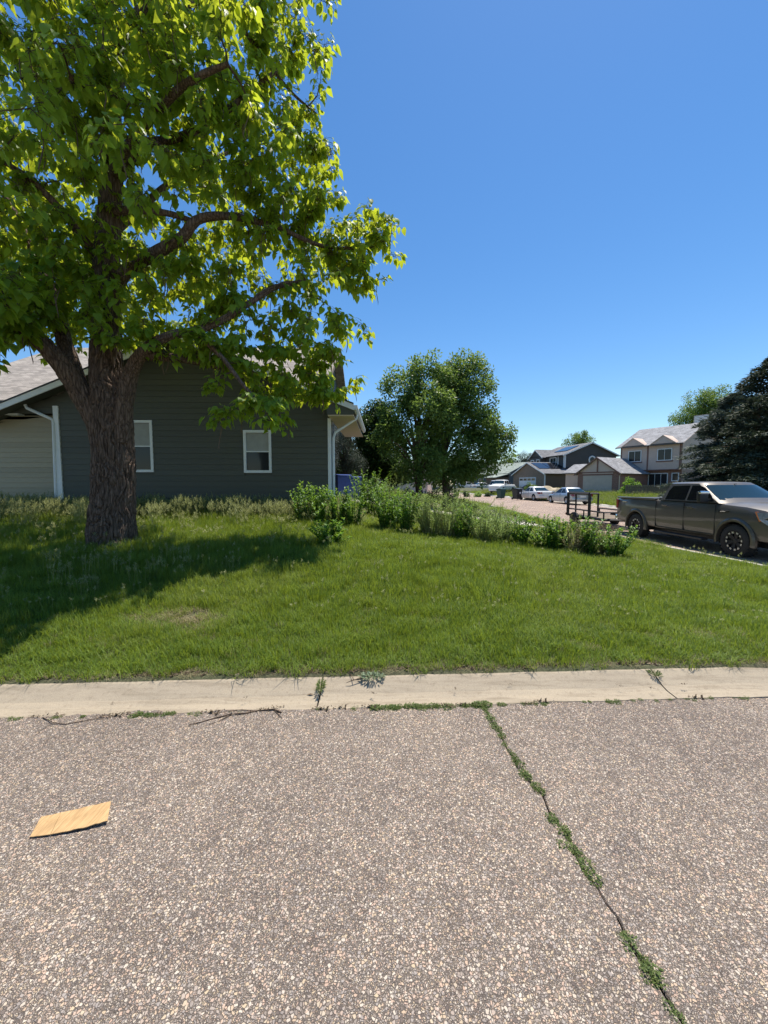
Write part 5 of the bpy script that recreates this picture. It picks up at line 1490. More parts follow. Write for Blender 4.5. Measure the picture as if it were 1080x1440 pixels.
ROW = [  # px, py of the foot, distance, height, spread, kind, label
 (428, 746, 9.9, 0.95, 0.32, 'L', 'upright leafy sapling at the left end of the shrub row'),
 (449, 748, 9.7, 0.9, 0.3, 'L', 'second upright leafy sapling from the left end of the shrub row'),
 (476, 748, 9.7, 0.85, 0.33, 'L', 'leafy sapling standing in front of the white corner downspout'),
 (497, 750, 9.6, 0.95, 0.22, 'L', 'narrow dark leafy sapling right of the white house corner'),
 (518, 728, 12.2, 1.3, 0.5, 'L', 'tallest pale leafy bush in front of the blue bins'),
 (549, 735, 11.5, 1.15, 0.42, 'F', 'pale feathery bush right of the blue bins'),
 (541, 763, 9.5, 0.95, 0.28, 'L', 'leafy sapling below the pale feathery bush'),
 (570, 765, 9.4, 0.95, 0.26, 'L', 'dark leafy sapling right of the pale feathery bush'),
 (556, 752, 10.2, 0.8, 0.3, 'L', 'small bright bush between the two saplings under the ash tree'),
 (606, 765, 9.3, 0.95, 0.38, 'F', 'pale feathery clump left of the broad stalky bush'),
 (630, 767, 9.3, 1.0, 0.42, 'F', 'broad pale feathery bush with reedy stalks in mid row'),
 (652, 768, 9.2, 0.75, 0.28, 'L', 'bright leafy sapling right of the broad feathery bush'),
 (680, 770, 9.1, 0.75, 0.42, 'F', 'greyish feathery clump below the far end of the street'),
 (704, 770, 9.1, 0.6, 0.35, 'F', 'low greyish feathery clump left of the lone dark sapling'),
 (733, 772, 9.0, 0.72, 0.2, 'L', 'lone narrow dark sapling in the right half of the row'),
 (768, 776, 8.9, 0.72, 0.3, 'L', 'leafy sapling in front of the trailer rack'),
 (783, 778, 8.8, 0.66, 0.26, 'L', 'bright leafy sapling just right of the one before the trailer rack'),
 (806, 783, 8.7, 0.76, 0.36, 'D', 'reddish tan dry stalky clump below the trailer'),
 (824, 785, 8.6, 0.74, 0.26, 'L', 'leafy sapling between the dry clump and the last bush'),
 (840, 786, 8.6, 0.6, 0.25, 'D', 'pale dry stalky clump left of the last bush'),
 (861, 789, 8.5, 0.66, 0.3, 'L', 'dark leafy bush at the right end of the shrub row'),
 (590, 740, 11.0, 0.8, 0.4, 'F', 'feathery weeds at the edge of the path below the ash trees'),
 (663, 742, 11.5, 0.85, 0.5, 'F', 'feathery weeds before the side street curb'),
 (700, 748, 11.3, 0.8, 0.45, 'F', 'airy weeds overlapping the pale curb of the side street'),
 (464, 797, 7.4, 0.42, 0.3, 'L', 'small leafy weed alone in the lawn before the shrub row'),
]
for (px, py, Y, h, sp, kd, lab) in ROW:
    p = at(px, py, Y); gz = land_z(p.x, Y); loc = (p.x, Y, gz); sp *= 1.28
    if kd == 'L':
        leafy_bush('leafy_shrub', lab, loc, h, sp, int(36 * sp / 0.3), M['shrub'], 0.08, 0.24, 34, gs)
    elif kd == 'F':
        leafy_bush('feathery_shrub', lab, loc, h, sp, int(60 * sp / 0.35), M['feather'], 0.05, 0.13, 60, gs, stem_m='dryleaf', up=0.35)
    else:
        leafy_bush('stalky_weed', lab, loc, h, sp, int(46 * sp / 0.35), M['dryleaf'] if random.random() < 2 else M['feather'], 0.05, 0.1, 46, gs, stem_m='dryleaf', up=0.5)

# ------------------------------------------------------------------ the big catalpa-like tree
TY = 7.15
TB = at(160, 750, TY); tbz = land_z(TB.x, TY)
tree = thing('shade_tree', 'big tree with furrowed bark, large heart-shaped leaves and hanging pods on the lawn', 'tree', (TB.x, TY, tbz))
T0 = Vector((TB.x, TY, tbz))
def tl(px, py, Y): return at(px, py, Y * TY / 6.5 + 1.0 * sstep(240, 460, px)) - T0
# lower trunk with real furrows
def bark_tube(pts, rads, n_around, step, amp, flare=0.0):
    P = [Vector(p) for p in pts]; L = [0]
    for a, b in zip(P, P[1:]): L.append(L[-1] + (b - a).length)
    K = int(L[-1] / step) + 1; vs = []; fs = []
    uu = None
    for i in range(K + 1):
        s = L[-1] * i / K; j = max(0, min(len(P) - 2, int(np.searchsorted(L, s)) - 1)); f = (s - L[j]) / max(1e-6, L[j + 1] - L[j])
        ff = f
        p0 = P[max(0, j - 1)]; p1 = P[j]; p2 = P[j + 1]; p3 = P[min(len(P) - 1, j + 2)]
        c = 0.5 * ((2 * p1) + (-p0 + p2) * ff + (2 * p0 - 5 * p1 + 4 * p2 - p3) * ff ** 2 + (-p0 + 3 * p1 - 3 * p2 + p3) * ff ** 3)
        d = (p2 - p1).normalized(); r = rads[j] * (1 - f) + rads[j + 1] * f
        if uu is None: uu = d.orthogonal().normalized()
        uu = (uu - d * uu.dot(d)).normalized(); w = d.cross(uu)
        for k in range(n_around):
            a = 2 * PI * k / n_around
            dirv = uu * math.cos(a) + w * math.sin(a)
            q = Vector((math.cos(a) * r * 16, math.sin(a) * r * 16, s * 1.5))
            warp = mnoise.noise(Vector((q.x * 0.25, q.y * 0.25, s * 3))) * 1.6
            q2 = q + Vector((warp, warp * 0.7, 0))
            rid = 1 - abs(mnoise.noise(q2)) * 2.2
            rid2 = 1 - abs(mnoise.noise(q2 * 2.1 + Vector((9, 3, 1)))) * 2
            lump = mnoise.noise(Vector((math.cos(a) * 1.3, math.sin(a) * 1.3, s * 0.8)))
            rr = r * (1 + 0.09 * lump) + amp * (-(max(0, rid) ** 2) * 1.0 - 0.35 * max(0, rid2) + 0.5)
            if flare: rr += flare * math.exp(-s * 2.6) * (0.75 + 0.5 * math.cos(a * 5 + 1))
            vs.append(c + dirv * rr)
    for i in range(K):
        for k in range(n_around):
            fs.append((i * n_around + k, i * n_around + (k + 1) % n_around, (i + 1) * n_around + (k + 1) % n_around, (i + 1) * n_around + k))
    fs.append(tuple(range((K) * n_around, (K + 1) * n_around)))
    return vs, fs
LIMBS = [  # (points as (px, py, distance), radii)
 [((158, 790, 6.5), .40), ((158, 740, 6.5), .385), ((160, 690, 6.5), .365), ((159, 640, 6.5), .35), ((157, 600, 6.5), .36), ((157, 560, 6.5), .33), ((150, 520, 6.5), .27), ((150, 440, 6.5), .235), ((150, 380, 6.5), .22), ((154, 300, 6.55), .2), ((158, 200, 6.6), .18), ((150, 90, 6.6), .16), ((152, 0, 6.6), .13), ((160, -140, 6.6), .1), ((150, -330, 6.6), .06), ((160, -560, 6.6), .03)],
 [((150, 640, 6.5), .22), ((138, 595, 6.45), .2), ((114, 555, 6.35), .18), ((92, 520, 6.2), .17), ((66, 490, 6.1), .14), ((30, 450, 6.0), .12), ((-15, 400, 5.9), .1), ((-80, 330, 5.8), .07), ((-160, 250, 5.8), .04)],
 [((118, 560, 6.35), .14), ((103, 515, 6.45), .13), ((90, 480, 6.55), .12), ((80, 430, 6.7), .1), ((50, 360, 6.8), .08), ((20, 300, 6.9), .06), ((-30, 200, 7.0), .04)],
 [((168, 620, 6.45), .19), ((175, 570, 6.4), .15), ((184, 525, 6.35), .125), ((205, 490, 6.2), .09), ((240, 472, 6.1), .07), ((285, 462, 6.0), .062), ((330, 440, 5.95), .055), ((385, 405, 5.9), .045), ((430, 395, 5.9), .03)],
 [((152, 430, 6.5), .12), ((175, 385, 6.4), .11), ((215, 358, 6.3), .1), ((255, 335, 6.2), .09), ((280, 308, 6.1), .075), ((330, 305, 6.05), .06), ((390, 320, 6.0), .045), ((450, 345, 6.0), .035), ((510, 350, 6.0), .02)],
 [((150, 300, 6.5), .07), ((190, 295, 6.3), .06), ((235, 300, 6.2), .05), ((270, 310, 6.15), .035)],
 [((152, 260, 6.6), .11), ((178, 235, 6.5), .1), ((195, 205, 6.4), .085), ((245, 195, 6.3), .06), ((300, 170, 6.2), .05), ((350, 130, 6.2), .04), ((400, 90, 6.2), .025)],
 [((200, 500, 6.3), .08), ((260, 505, 6.4), .07), ((320, 520, 6.6), .055), ((370, 545, 6.8), .04), ((430, 560, 6.9), .025)],
 [((270, 465, 6.05), .05), ((310, 500, 5.8), .04), ((345, 545, 5.5), .03), ((375, 575, 5.3), .018)],
 [((150, 90, 6.6), .12), ((190, 30, 6.4), .1), ((250, -30, 6.2), .08), ((310, -60, 6.1), .06), ((390, -40, 6.1), .035)],
 [((300, -55, 6.1), .045), ((330, 20, 6.1), .04), ((370, 80, 6.2), .03), ((410, 130, 6.3), .025), ((445, 160, 6.3), .015)],
 [((155, 0, 6.6), .1), ((110, -60, 6.6), .08), ((40, -130, 6.5), .06), ((-60, -180, 6.4), .04)],
 [((100, -50, 6.6), .05), ((75, 20, 6.4), .045), ((60, 60, 6.2), .03), ((30, 110, 6.0), .02)],
 [((150, 370, 6.5), .09), ((120, 340, 6.3), .075), ((90, 300, 6.0), .06), ((40, 250, 5.7), .045), ((-10, 220, 5.5), .03)],
 [((155, 330, 6.5), .09), ((190, 300, 6.9), .07), ((250, 250, 7.5), .055), ((330, 210, 8.0), .035)],
 [((150, 420, 6.5), .09), ((110, 380, 7.0), .07), ((50, 330, 7.8), .05), ((-40, 300, 8.4), .03)],
 [((152, 200, 6.6), .08), ((140, 150, 6.0), .065), ((120, 120, 5.3), .05), ((100, 110, 4.7), .03)],
 [((154, 250, 6.55), .09), ((200, 180, 5.9), .07), ((260, 120, 5.3), .05), ((320, 90, 4.9), .03)],
 [((155, 150, 6.6), .09), ((200, 60, 7.2), .07), ((280, 0, 7.8), .05), ((380, -30, 8.2), .03)],
 [((150, -140, 6.6), .08), ((230, -230, 6.4), .05), ((330, -260, 6.3), .03)],
 [((150, -200, 6.6), .07), ((70, -300, 6.4), .05), ((-30, -340, 6.4), .03)],
]
nodes = []    # (position, radius)
limb_objs = []
for li, limb in enumerate(LIMBS):
    pts = [tl(*p) for p, r in limb]; rads = [r * (0.93 if r > 0.15 else 1) for p, r in limb]
    if li == 0:
        pts[0] = Vector((pts[0].x, pts[0].y, -0.15))
        vs, fs = bark_tube(pts[:9], rads[:9], 170, 0.03, 0.05, 0.12)
        m_ = MB(); m_.add(vs, fs); m_.build('trunk', M['bark'], tree, smooth=False, fix=False)
        vs, fs = bark_tube(pts[7:], rads[7:], 40, 0.08, 0.016); m_ = MB(); m_.add(vs, fs); m_.build('leader', M['bark'], tree, smooth=True, fix=False)
    else:
        big = rads[0] > 0.13
        # pull the root of the limb into its parent so that they join
        vs, fs = bark_tube(pts, rads, 60 if big else 16, 0.045 if big else 0.12, 0.02 if big else 0.006)
        m_ = MB(); m_.add(vs, fs); m_.build('limb', M['bark'], tree, smooth=not big, fix=False)
    for a, b, ra_, rb_ in zip(pts, pts[1:], rads, rads[1:]):
        n = max(1, int((b - a).length / 0.15))
        for i in range(n):
            q = a.lerp(b, i / n)
            if q.z > 2.3 and not (li == 0 and q.z < 3.2): nodes.append((q, ra_ + (rb_ - ra_) * i / n))
    nodes.append((pts[-1], rads[-1]))

# where the leaf clusters hang
def blob(px, py, Y, r, n): return (tl(px, py, Y), r * 1.1 * (1 + 0.17 * sstep(240, 460, px)), n * 1.15)
CROWN = [blob(505, 345, 6.2, .62, 15), blob(548, 335, 6.2, .34, 6), blob(440, 370, 6.2, .95, 26), blob(520, 385, 6.2, .45, 8), blob(400, 290, 6.2, .95, 28), blob(455, 300, 6.2, .5, 9),
         blob(430, 470, 6.3, .75, 18), blob(470, 520, 6.4, .5, 9), blob(482, 470, 6.3, .35, 5), blob(440, 545, 6.5, .45, 8), blob(385, 520, 6.4, .6, 10), blob(340, 450, 6.2, .7, 13), blob(400, 590, 6.0, .2, 2),
         blob(400, 110, 6.3, .7, 9), blob(440, 80, 6.3, .38, 4), blob(395, 30, 6.2, .75, 10), blob(445, 180, 6.3, .42, 7), blob(410, 200, 6.3, .55, 9), blob(400, -60, 6.2, .9, 11),
         blob(320, 220, 6.0, 1.2, 42), blob(260, 120, 5.8, 1.3, 46), blob(340, 60, 6.2, 1.1, 30), blob(120, 110, 5.6, 1.2, 30), blob(80, 90, 5.2, .9, 14), blob(200, 40, 6.3, 1.2, 24),
         blob(40, 300, 6.0, 1.3, 40), blob(70, 200, 6.2, 1.2, 28), blob(60, 420, 6.0, .75, 20), blob(10, 440, 5.8, .6, 12), blob(100, 370, 6.0, .8, 17), blob(200, 280, 7.3, 1.2, 26), blob(230, 400, 6.3, .7, 13), blob(300, 400, 6.3, .6, 11),
         blob(150, 440, 6.0, .5, 8), blob(215, 480, 6.2, .3, 4), blob(150, 478, 5.8, .15, 1), blob(45, 478, 5.8, .26, 3), blob(10, 460, 5.9, .3, 4), blob(340, 505, 6.1, .45, 8), blob(290, 490, 6.0, .3, 4), blob(420, 520, 6.2, .5, 9), blob(455, 555, 6.2, .3, 5), blob(390, 545, 6.2, .4, 6), blob(330, 340, 7.3, 1.0, 18), blob(300, 250, 7.8, 1.2, 20), blob(60, 350, 7.9, 1.3, 24),
         blob(375, 580, 5.15, .3, 5), blob(345, 572, 5.3, .24, 3), blob(300, 592, 5.5, .2, 2), blob(285, 540, 5.9, .16, 1), blob(280, 480, 6.0, .4, 5),
         blob(-90, 350, 6.0, 1.3, 26), blob(-120, 200, 6.2, 1.4, 26), blob(-50, 60, 6.3, 1.3, 22), blob(0, -80, 6.3, 1.5, 26), blob(150, -120, 6.4, 1.6, 30), blob(300, -150, 6.3, 1.5, 26),
         blob(150, -300, 6.5, 1.6, 26), blob(0, -280, 6.5, 1.5, 20), blob(320, -310, 6.4, 1.2, 16), blob(150, -480, 6.6, 1.3, 16), blob(250, 60, 8.2, 1.2, 20), blob(0, 150, 8.2, 1.4, 22), blob(-50, 250, 8.6, 1.2, 16),
         blob(150, 200, 4.9, .9, 13), blob(-100, 420, 5.0, .8, 12), blob(10, 20, 5.0, 1.0, 14), blob(250, -60, 4.9, 1.0, 14),
         blob(60, 430, 8.2, 1.1, 22), blob(180, 440, 8.4, 1.1, 20), blob(270, 430, 8.2, 1.0, 14), blob(0, 380, 8.8, 1.2, 26), blob(150, 360, 8.9, 1.3, 26), blob(260, 350, 8.8, 1.2, 16), blob(-100, 440, 7.6, 1.0, 20), blob(-60, 380, 9.4, 1.3, 24), blob(80, 300, 9.6, 1.4, 24), blob(-60, 440, 9.2, 1.15, 30), blob(50, 435, 9.4, 1.15, 30), blob(160, 435, 9.5, 1.15, 30), blob(250, 430, 9.3, 1.0, 22), blob(100, 400, 10.2, 1.1, 22), blob(0, 400, 10.2, 1.1, 22), blob(-90, 430, 4.3, .8, 17), blob(-60, 330, 4.1, .8, 14), blob(-150, 380, 4.6, 1.0, 20), blob(-200, 420, 6.5, 1.3, 22), blob(-220, 320, 7.5, 1.5, 24)]  # hidden rear and off-frame left clumps, added to cast shade on the lawn
targets = []
for c, r, n in CROWN:
    for _ in range(int(n * 1.5 + 0.5)):
        d = Vector(rand_dirs(1)[0]) * r * (random.random() ** 0.45)
        targets.append(c + d)
NP = [n[0] for n in nodes]; NR = [n[1] for n in nodes]
arr = np.array([tuple(p) for p in NP])
dist = [float(np.min(np.linalg.norm(arr - np.array(tuple(t)), axis=1))) for t in targets]
tw = MB(); leafP = []; leafA = []; leafN = []; leafS = []; podP = []
for i in np.argsort(dist):
    t = targets[i]
    dd = np.linalg.norm(arr - np.array(tuple(t)), axis=1)
    j = int(np.argmin(dd)); a = NP[j]; L = dd[j]
    sag = Vector((random.uniform(-.15, .15), random.uniform(-.15, .15), random.uniform(-0.02, 0.18))) * L
    b = a.lerp(t, 0.45) + sag
    r0 = max(0.006, min(NR[j] * 0.75, 0.012 + 0.014 * L))
    c1 = a.lerp(b, 0.5); c2 = b.lerp(t, 0.55) + Vector((0, 0, 0.04 * L))
    if L > 0.04: tw.tube([a, c1, b, c2, t], [r0, r0 * 0.85, r0 * 0.7, r0 * 0.5, 0.004], 5, cap=False)
    new = [b, c2, t]
    NP += new; NR += [r0 * 0.7, r0 * 0.5, 0.006]
    arr = np.concatenate([arr, np.array([tuple(p) for p in new])])
    hd = (t - c2).normalized() if (t - c2).length > 0.01 else Vector((0, 0, 1))
    # leaves radiate from the end of the twig and hang from their stalks
    nl = random.randint(13, 21)
    for k in range(nl):
        back = (k / nl) * min(0.38, L + 0.1)
        g = random.uniform(0, 2 * PI)
        o = Vector((math.cos(g), math.sin(g), random.uniform(-0.2, 0.5)))
        o = (o + hd * 0.35).normalized()
        base = t - hd * back
        pl = random.uniform(0.07, 0.17)
        tip = base + o * pl + Vector((0, 0, -0.02))
        tw.tube([base, base.lerp(tip, 0.5) + Vector((0, 0, 0.015)), tip], 0.0025, 3, cap=False)
        leafP.append(tip)
        A_ = Vector((o.x * 0.7, o.y * 0.7, -random.uniform(0.1, 1.25)))
        leafA.append(A_); leafN.append(Vector((o.x * 0.8 + random.uniform(-.5, .5), o.y * 0.8 + random.uniform(-.5, .5), 0.75)))
        leafS.append(random.uniform(0.075, 0.16) * (0.7 if k > nl - 3 else 1))
    if random.random() < 0.5:
        for _ in range(random.randint(1, 4)): podP.append(t - hd * random.uniform(0, 0.15) + Vector((random.uniform(-.05, .05), random.uniform(-.05, .05), 0)))
m_tw = tw.build('twigs', M['bark2'], tree, smooth=True, fix=False); m_tw['kind'] = 'stuff'
# heart-shaped leaf, folded along its midrib and curled down at the tip
def heart(curl, fold):
    out = [(0.0, 0.0), (0.16, -0.09), (0.33, -0.03), (0.42, 0.16), (0.38, 0.4), (0.25, 0.66), (0.1, 0.86)]
    mid = [(0, 0), (0, 0.2), (0, 0.5), (0, 0.78), (0, 1.06)]
    def z(x, y): return fold * abs(x) * 0.55 - curl * y * y + 0.02 * math.sin(y * 14 + abs(x) * 8)
    V = [(x, y, z(x, y)) for x, y in mid] + [(x, y, z(x, y)) for x, y in out[1:]] + [(-x, y, z(x, y)) for x, y in out[1:]]
    F = []
    for s in (0, 1):
        o = 5 + 6 * s; t = [(0, o, o + 1), (0, o + 1, 1), (1, o + 1, o + 2), (1, o + 2, 2), (2, o + 2, o + 3), (2, o + 3, o + 4), (2, o + 4, 3), (3, o + 4, o + 5), (3, o + 5, 4)]
        F += [q if s == 0 else q[::-1] for q in t]
    return V, F
hearts = [heart(0.22, 0.5), heart(0.4, 0.25), heart(0.1, 0.8), heart(0.3, -0.2)]
order = list(range(len(leafP)))
campos = Vector((0, 0, CAM_H)) - T0
def seen(p):
    q = p + T0; yy = q.y * math.cos(PITCH) + (CAM_H - q.z) * math.sin(PITCH); zz = (q.z - CAM_H) * math.cos(PITCH) + q.y * math.sin(PITCH)
    return yy > 0.5 and abs(q.x / yy) < 0.98 and abs(zz / yy) < 1.3
order.sort(key=lambda i: (not seen(leafP[i]), (leafP[i] - campos).length / leafS[i]))
single = order[:299]; rest = order[300 - 1:]
AA = np.array([tuple(a) for a in leafA]); NN = np.array([tuple(a) for a in leafN]); PP = np.array([tuple(a) for a in leafP]); SS = np.array(leafS)
Fr = frames(AA, NN)
hm = []
for k, (V, F) in enumerate(hearts):
    me = bpy.data.meshes.new('leaf'); me.from_pydata(V, [], F); me.materials.append(M['catalpa']); me.update(); hm.append(me)
for n_, i in enumerate(single):
    o = bpy.data.objects.new('leaf', hm[n_ % 4]); COL.objects.link(o); o.parent = tree
    mt_ = Matrix(Fr[i].tolist()).to_4x4(); o.matrix_local = Matrix.Translation(leafP[i]) @ mt_ @ Matrix.Scale(float(SS[i]), 4)
Vs, Fs, off = [], [], 0
rest = np.array(rest)
for k in range(4):
    ii = rest[k::4]
    V, F = stamp(hearts[k][0], hearts[k][1], PP[ii], Fr[ii], SS[ii]); Vs.append(V); Fs.append(F + off); off += len(V)
fo = link('foliage', np_mesh('foliage', np.concatenate(Vs), np.concatenate(Fs)), M['catalpa'], tree); fo['kind'] = 'stuff'
# hanging pods
pm = []
for k in range(3):
    m_ = MB(); b = 0.03 * (k - 1)
    m_.tube([(0, 0, 0), (b * 0.4, 0.01, -0.08), (b, 0.0, -0.2), (b * 0.6, -0.015, -0.32), (b * 0.2, 0, -0.36)], [0.002, 0.005, 0.006, 0.005, 0.001], 4)
    me = m_.mesh('seed_pod'); me.materials.append(M['pod']); pm.append(me)
random.shuffle(podP)
podP.sort(key=lambda p: not seen(p))
for n_, p in enumerate(podP[:290]):
    o = place('seed_pod', pm[n_ % 3], tree, p, (random.uniform(-.15, .15), random.uniform(-.15, .15), random.uniform(0, 6)), (1.35, 1.35, random.uniform(0.7, 1.35)))
print('leaves', len(leafP), 'pods', len(podP))

# ------------------------------------------------------------------ grass
def tuft(n, rad, h, wid, bend, lean=0.25, seedheads=0, seed=0):
    """a patch of curved blades, each of three quads; optional seed stalks"""
    rg = np.random.default_rng(seed)
    r = rad * np.sqrt(rg.random(n)); a = rg.random(n) * 2 * PI
    base = np.stack([r * np.cos(a), r * np.sin(a), np.full(n, -0.02)], 1)
    hh = h * rg.uniform(0.45, 1.1, n); g = rg.random(n) * 2 * PI
    d = np.stack([np.cos(g), np.sin(g), np.zeros(n)], 1); s = np.stack([-np.sin(g), np.cos(g), np.zeros(n)], 1)
    ln = rg.uniform(0.2, 1.0, n)[:, None] * lean; bd_ = rg.uniform(0.1, 1.0, n)[:, None] * bend
    up = np.array([[0, 0, 1.0]]); H = hh[:, None]; W = wid * rg.uniform(0.6, 1.3, n)[:, None]
    p1 = base + up * H * 0.4 + d * H * ln * 0.4
    p2 = base + up * H * (0.78 - 0.1 * bd_) + d * H * (ln * 0.8 + 0.25 * bd_)
    p3 = base + up * H * (1.02 - 0.4 * bd_) + d * H * (ln * 1.1 + 0.7 * bd_)
    V = np.stack([base - s * W * .5, base + s * W * .5, p1 - s * W * .5, p1 + s * W * .5, p2 - s * W * .36, p2 + s * W * .36, p3], 1).reshape(-1, 3)
    k = np.arange(n)[:, None] * 7
    F = np.concatenate([k + np.array([[0, 1, 3]]), k + np.array([[0, 3, 2]]), k + np.array([[2, 3, 5]]), k + np.array([[2, 5, 4]]), k + np.array([[4, 5, 6]])], 0)
    mi = np.zeros(len(F), int)
    if seedheads:
        n2 = seedheads; sv = []; sf = []; o = len(V)
        for _ in range(n2):
            rr = rad * rg.random() ** .5; aa = rg.random() * 6.28; b0 = np.array([rr * math.cos(aa), rr * math.sin(aa), 0]); gg = rg.random() * 6.28
            hd = h * rg.uniform(1.1, 1.6); dx = np.array([math.cos(gg), math.sin(gg), 0]) * hd * rg.uniform(.05, .3); tp = b0 + dx + np.array([0, 0, hd])
            sx = np.array([0.0022, 0.0, 0]) * (rad / 0.15)
            sv += [b0 - sx, b0 + sx, tp + sx * .6, tp - sx * .6]; q = o + len(sv) - 4; sf += [(q, q + 1, q + 2), (q, q + 2, q + 3)]
            for m in range(12):
                f = 0.74 + 0.26 * m / 12; c = b0 + dx * f * f + np.array([0, 0, hd * f]); g2 = rg.random() * 6.28
                wv = (1.1 - (m / 12)) * 0.045 * hd / 0.4
                e = c + np.array([math.cos(g2), math.sin(g2), 0.9]) * wv; sd = np.array([-math.sin(g2), math.cos(g2), 0]) * 0.006
                q = o + len(sv); sv += [c, e - sd, e + sd]; sf += [(q, q + 1, q + 2)]
        V = np.concatenate([V, np.array(sv)]); F = np.concatenate([F, np.array(sf)]); mi = np.concatenate([mi, np.ones(len(sf), int)])
    return V, F, mi

def scatter(name, pts, variants, label, cat, kind='stuff'):
    """pts rows: x, y, z, rot, scale, scale_z, variant"""
    lib = bpy.data.collections.new(name + '_source')
    for k, (me) in enumerate(variants):
        o = bpy.data.objects.new('%s_piece_%02d' % (name, k), me); lib.objects.link(o)
    me = bpy.data.meshes.new(name); pts = np.asarray(pts, float)
    me.vertices.add(len(pts)); me.vertices.foreach_set('co', pts[:, :3].astype(np.float32).ravel())
    ro = me.attributes.new('rot', 'FLOAT_VECTOR', 'POINT'); rv = np.zeros((len(pts), 3), np.float32); rv[:, 2] = pts[:, 3]; ro.data.foreach_set('vector', rv.ravel())
    sc_ = me.attributes.new('scl', 'FLOAT_VECTOR', 'POINT'); sc_.data.foreach_set('vector', np.stack([pts[:, 4], pts[:, 4], pts[:, 5]], 1).astype(np.float32).ravel())
    va = me.attributes.new('vid', 'INT', 'POINT'); va.data.foreach_set('value', pts[:, 6].astype(np.int32))
    o = bpy.data.objects.new(name, me); COL.objects.link(o)
    ng = bpy.data.node_groups.new(name, 'GeometryNodeTree')
    ng.interface.new_socket('Geometry', in_out='INPUT', socket_type='NodeSocketGeometry'); ng.interface.new_socket('Geometry', in_out='OUTPUT', socket_type='NodeSocketGeometry')
    n = ng.nodes; gi = n.new('NodeGroupInput'); go = n.new('NodeGroupOutput'); ip = n.new('GeometryNodeInstanceOnPoints'); ci = n.new('GeometryNodeCollectionInfo')
    ci.inputs['Collection'].default_value = lib; ci.inputs['Separate Children'].default_value = True; ci.inputs['Reset Children'].default_value = True
    def attr(nm, ty):
        a = n.new('GeometryNodeInputNamedAttribute'); a.data_type = ty; a.inputs['Name'].default_value = nm; return [s for s in a.outputs if s.enabled and s.name == 'Attribute'][0]
    L = ng.links.new
    L(gi.outputs[0], ip.inputs['Points']); L(ci.outputs[0], ip.inputs['Instance']); ip.inputs['Pick Instance'].default_value = True
    L(attr('vid', 'INT'), ip.inputs['Instance Index']); L(attr('rot', 'FLOAT_VECTOR'), ip.inputs['Rotation']); L(attr('scl', 'FLOAT_VECTOR'), ip.inputs['Scale'])
    L(ip.outputs[0], go.inputs[0])
    md = o.modifiers.new('scatter', 'NODES'); md.node_group = ng
    tagobj(o, label, cat, None, kind)
    return o

def gvar(specs, mats):
    out = []
    for k, (n, rad, h, w, b, ln, sh) in enumerate(specs):
        V, F, mi = tuft(n, rad, h, w, b, ln, sh, 100 + k)
        me = np_mesh('tuft', V, F, False, mi)
        for m in mats: me.materials.append(m)
        out.append(me)
    return out
short = gvar([(200, 0.13, 0.125, 0.0038, 0.4, 0.3, 0)] * 5 + [(170, 0.13, 0.155, 0.0038, 0.8, 0.45, 0)] * 4 + [(150, 0.13, 0.13, 0.004, 0.7, 0.4, 2)], [M['grass'], M['seed']])
pts = []
def hmap(x, y):
    """how tall the grass stands"""
    q = y - lawn_y(x)
    h = 0.75 + 0.35 * sstep(0.3, 2, q)
    h += 0.75 * sstep(2.0, 5.0, q) * (1 - sstep(-2.5, 1.0, x))
    h += 0.3 * mnoise.noise(Vector((x * 0.7, y * 0.7, 4))) + 0.3 * mnoise.noise(Vector((x * 2.3, y * 2.3, 9)))
    worn = math.exp(-(((x + 2.35) / 0.5) ** 2 + ((y - 4.15) / 0.28) ** 2))
    return h * (1 - 0.6 * worn), worn
y = 2.9
while y < 15.2:
    near = y < 6.5
    sp = 0.115 if y < 4.6 else 0.135 if near else 0.17
    xl = -(y * 1.04 + 1.2); xr = min(left_x(y) - 0.12, y * 1.04 + 1.2)
    x = max(xl, -12.2)
    while x < xr:
        px_ = x + random.uniform(-.5, .5) * sp; py_ = y + random.uniform(-.5, .5) * sp
        if py_ > lawn_y(px_) + 0.03:
            if not (py_ > 11.8 and px_ < xR + 0.2) and not (15.0 < py_):
                h, worn = hmap(px_, py_)
                if random.random() > worn * 0.75:
                    if py_ < lawn_y(px_) + 0.2: h *= 0.75
                    s = 1.0 if near else 1.25
                    pts.append((px_, py_, land_z(px_, py_), random.uniform(0, 6.28), s * random.uniform(0.85, 1.15), h * (random.uniform(0.7, 1.25) if random.random() > 0.06 else random.uniform(1.3, 1.75)), random.choice([0, 1, 2, 3, 4, 5, 6, 7, 8, 4, 9 if py_ > 4.2 else 2])))
        x += sp
    y += sp
print('grass tufts', len(pts))
scatter('lawn_grass', pts, short, 'dense green lawn grass between the street curb and the house', 'grass')

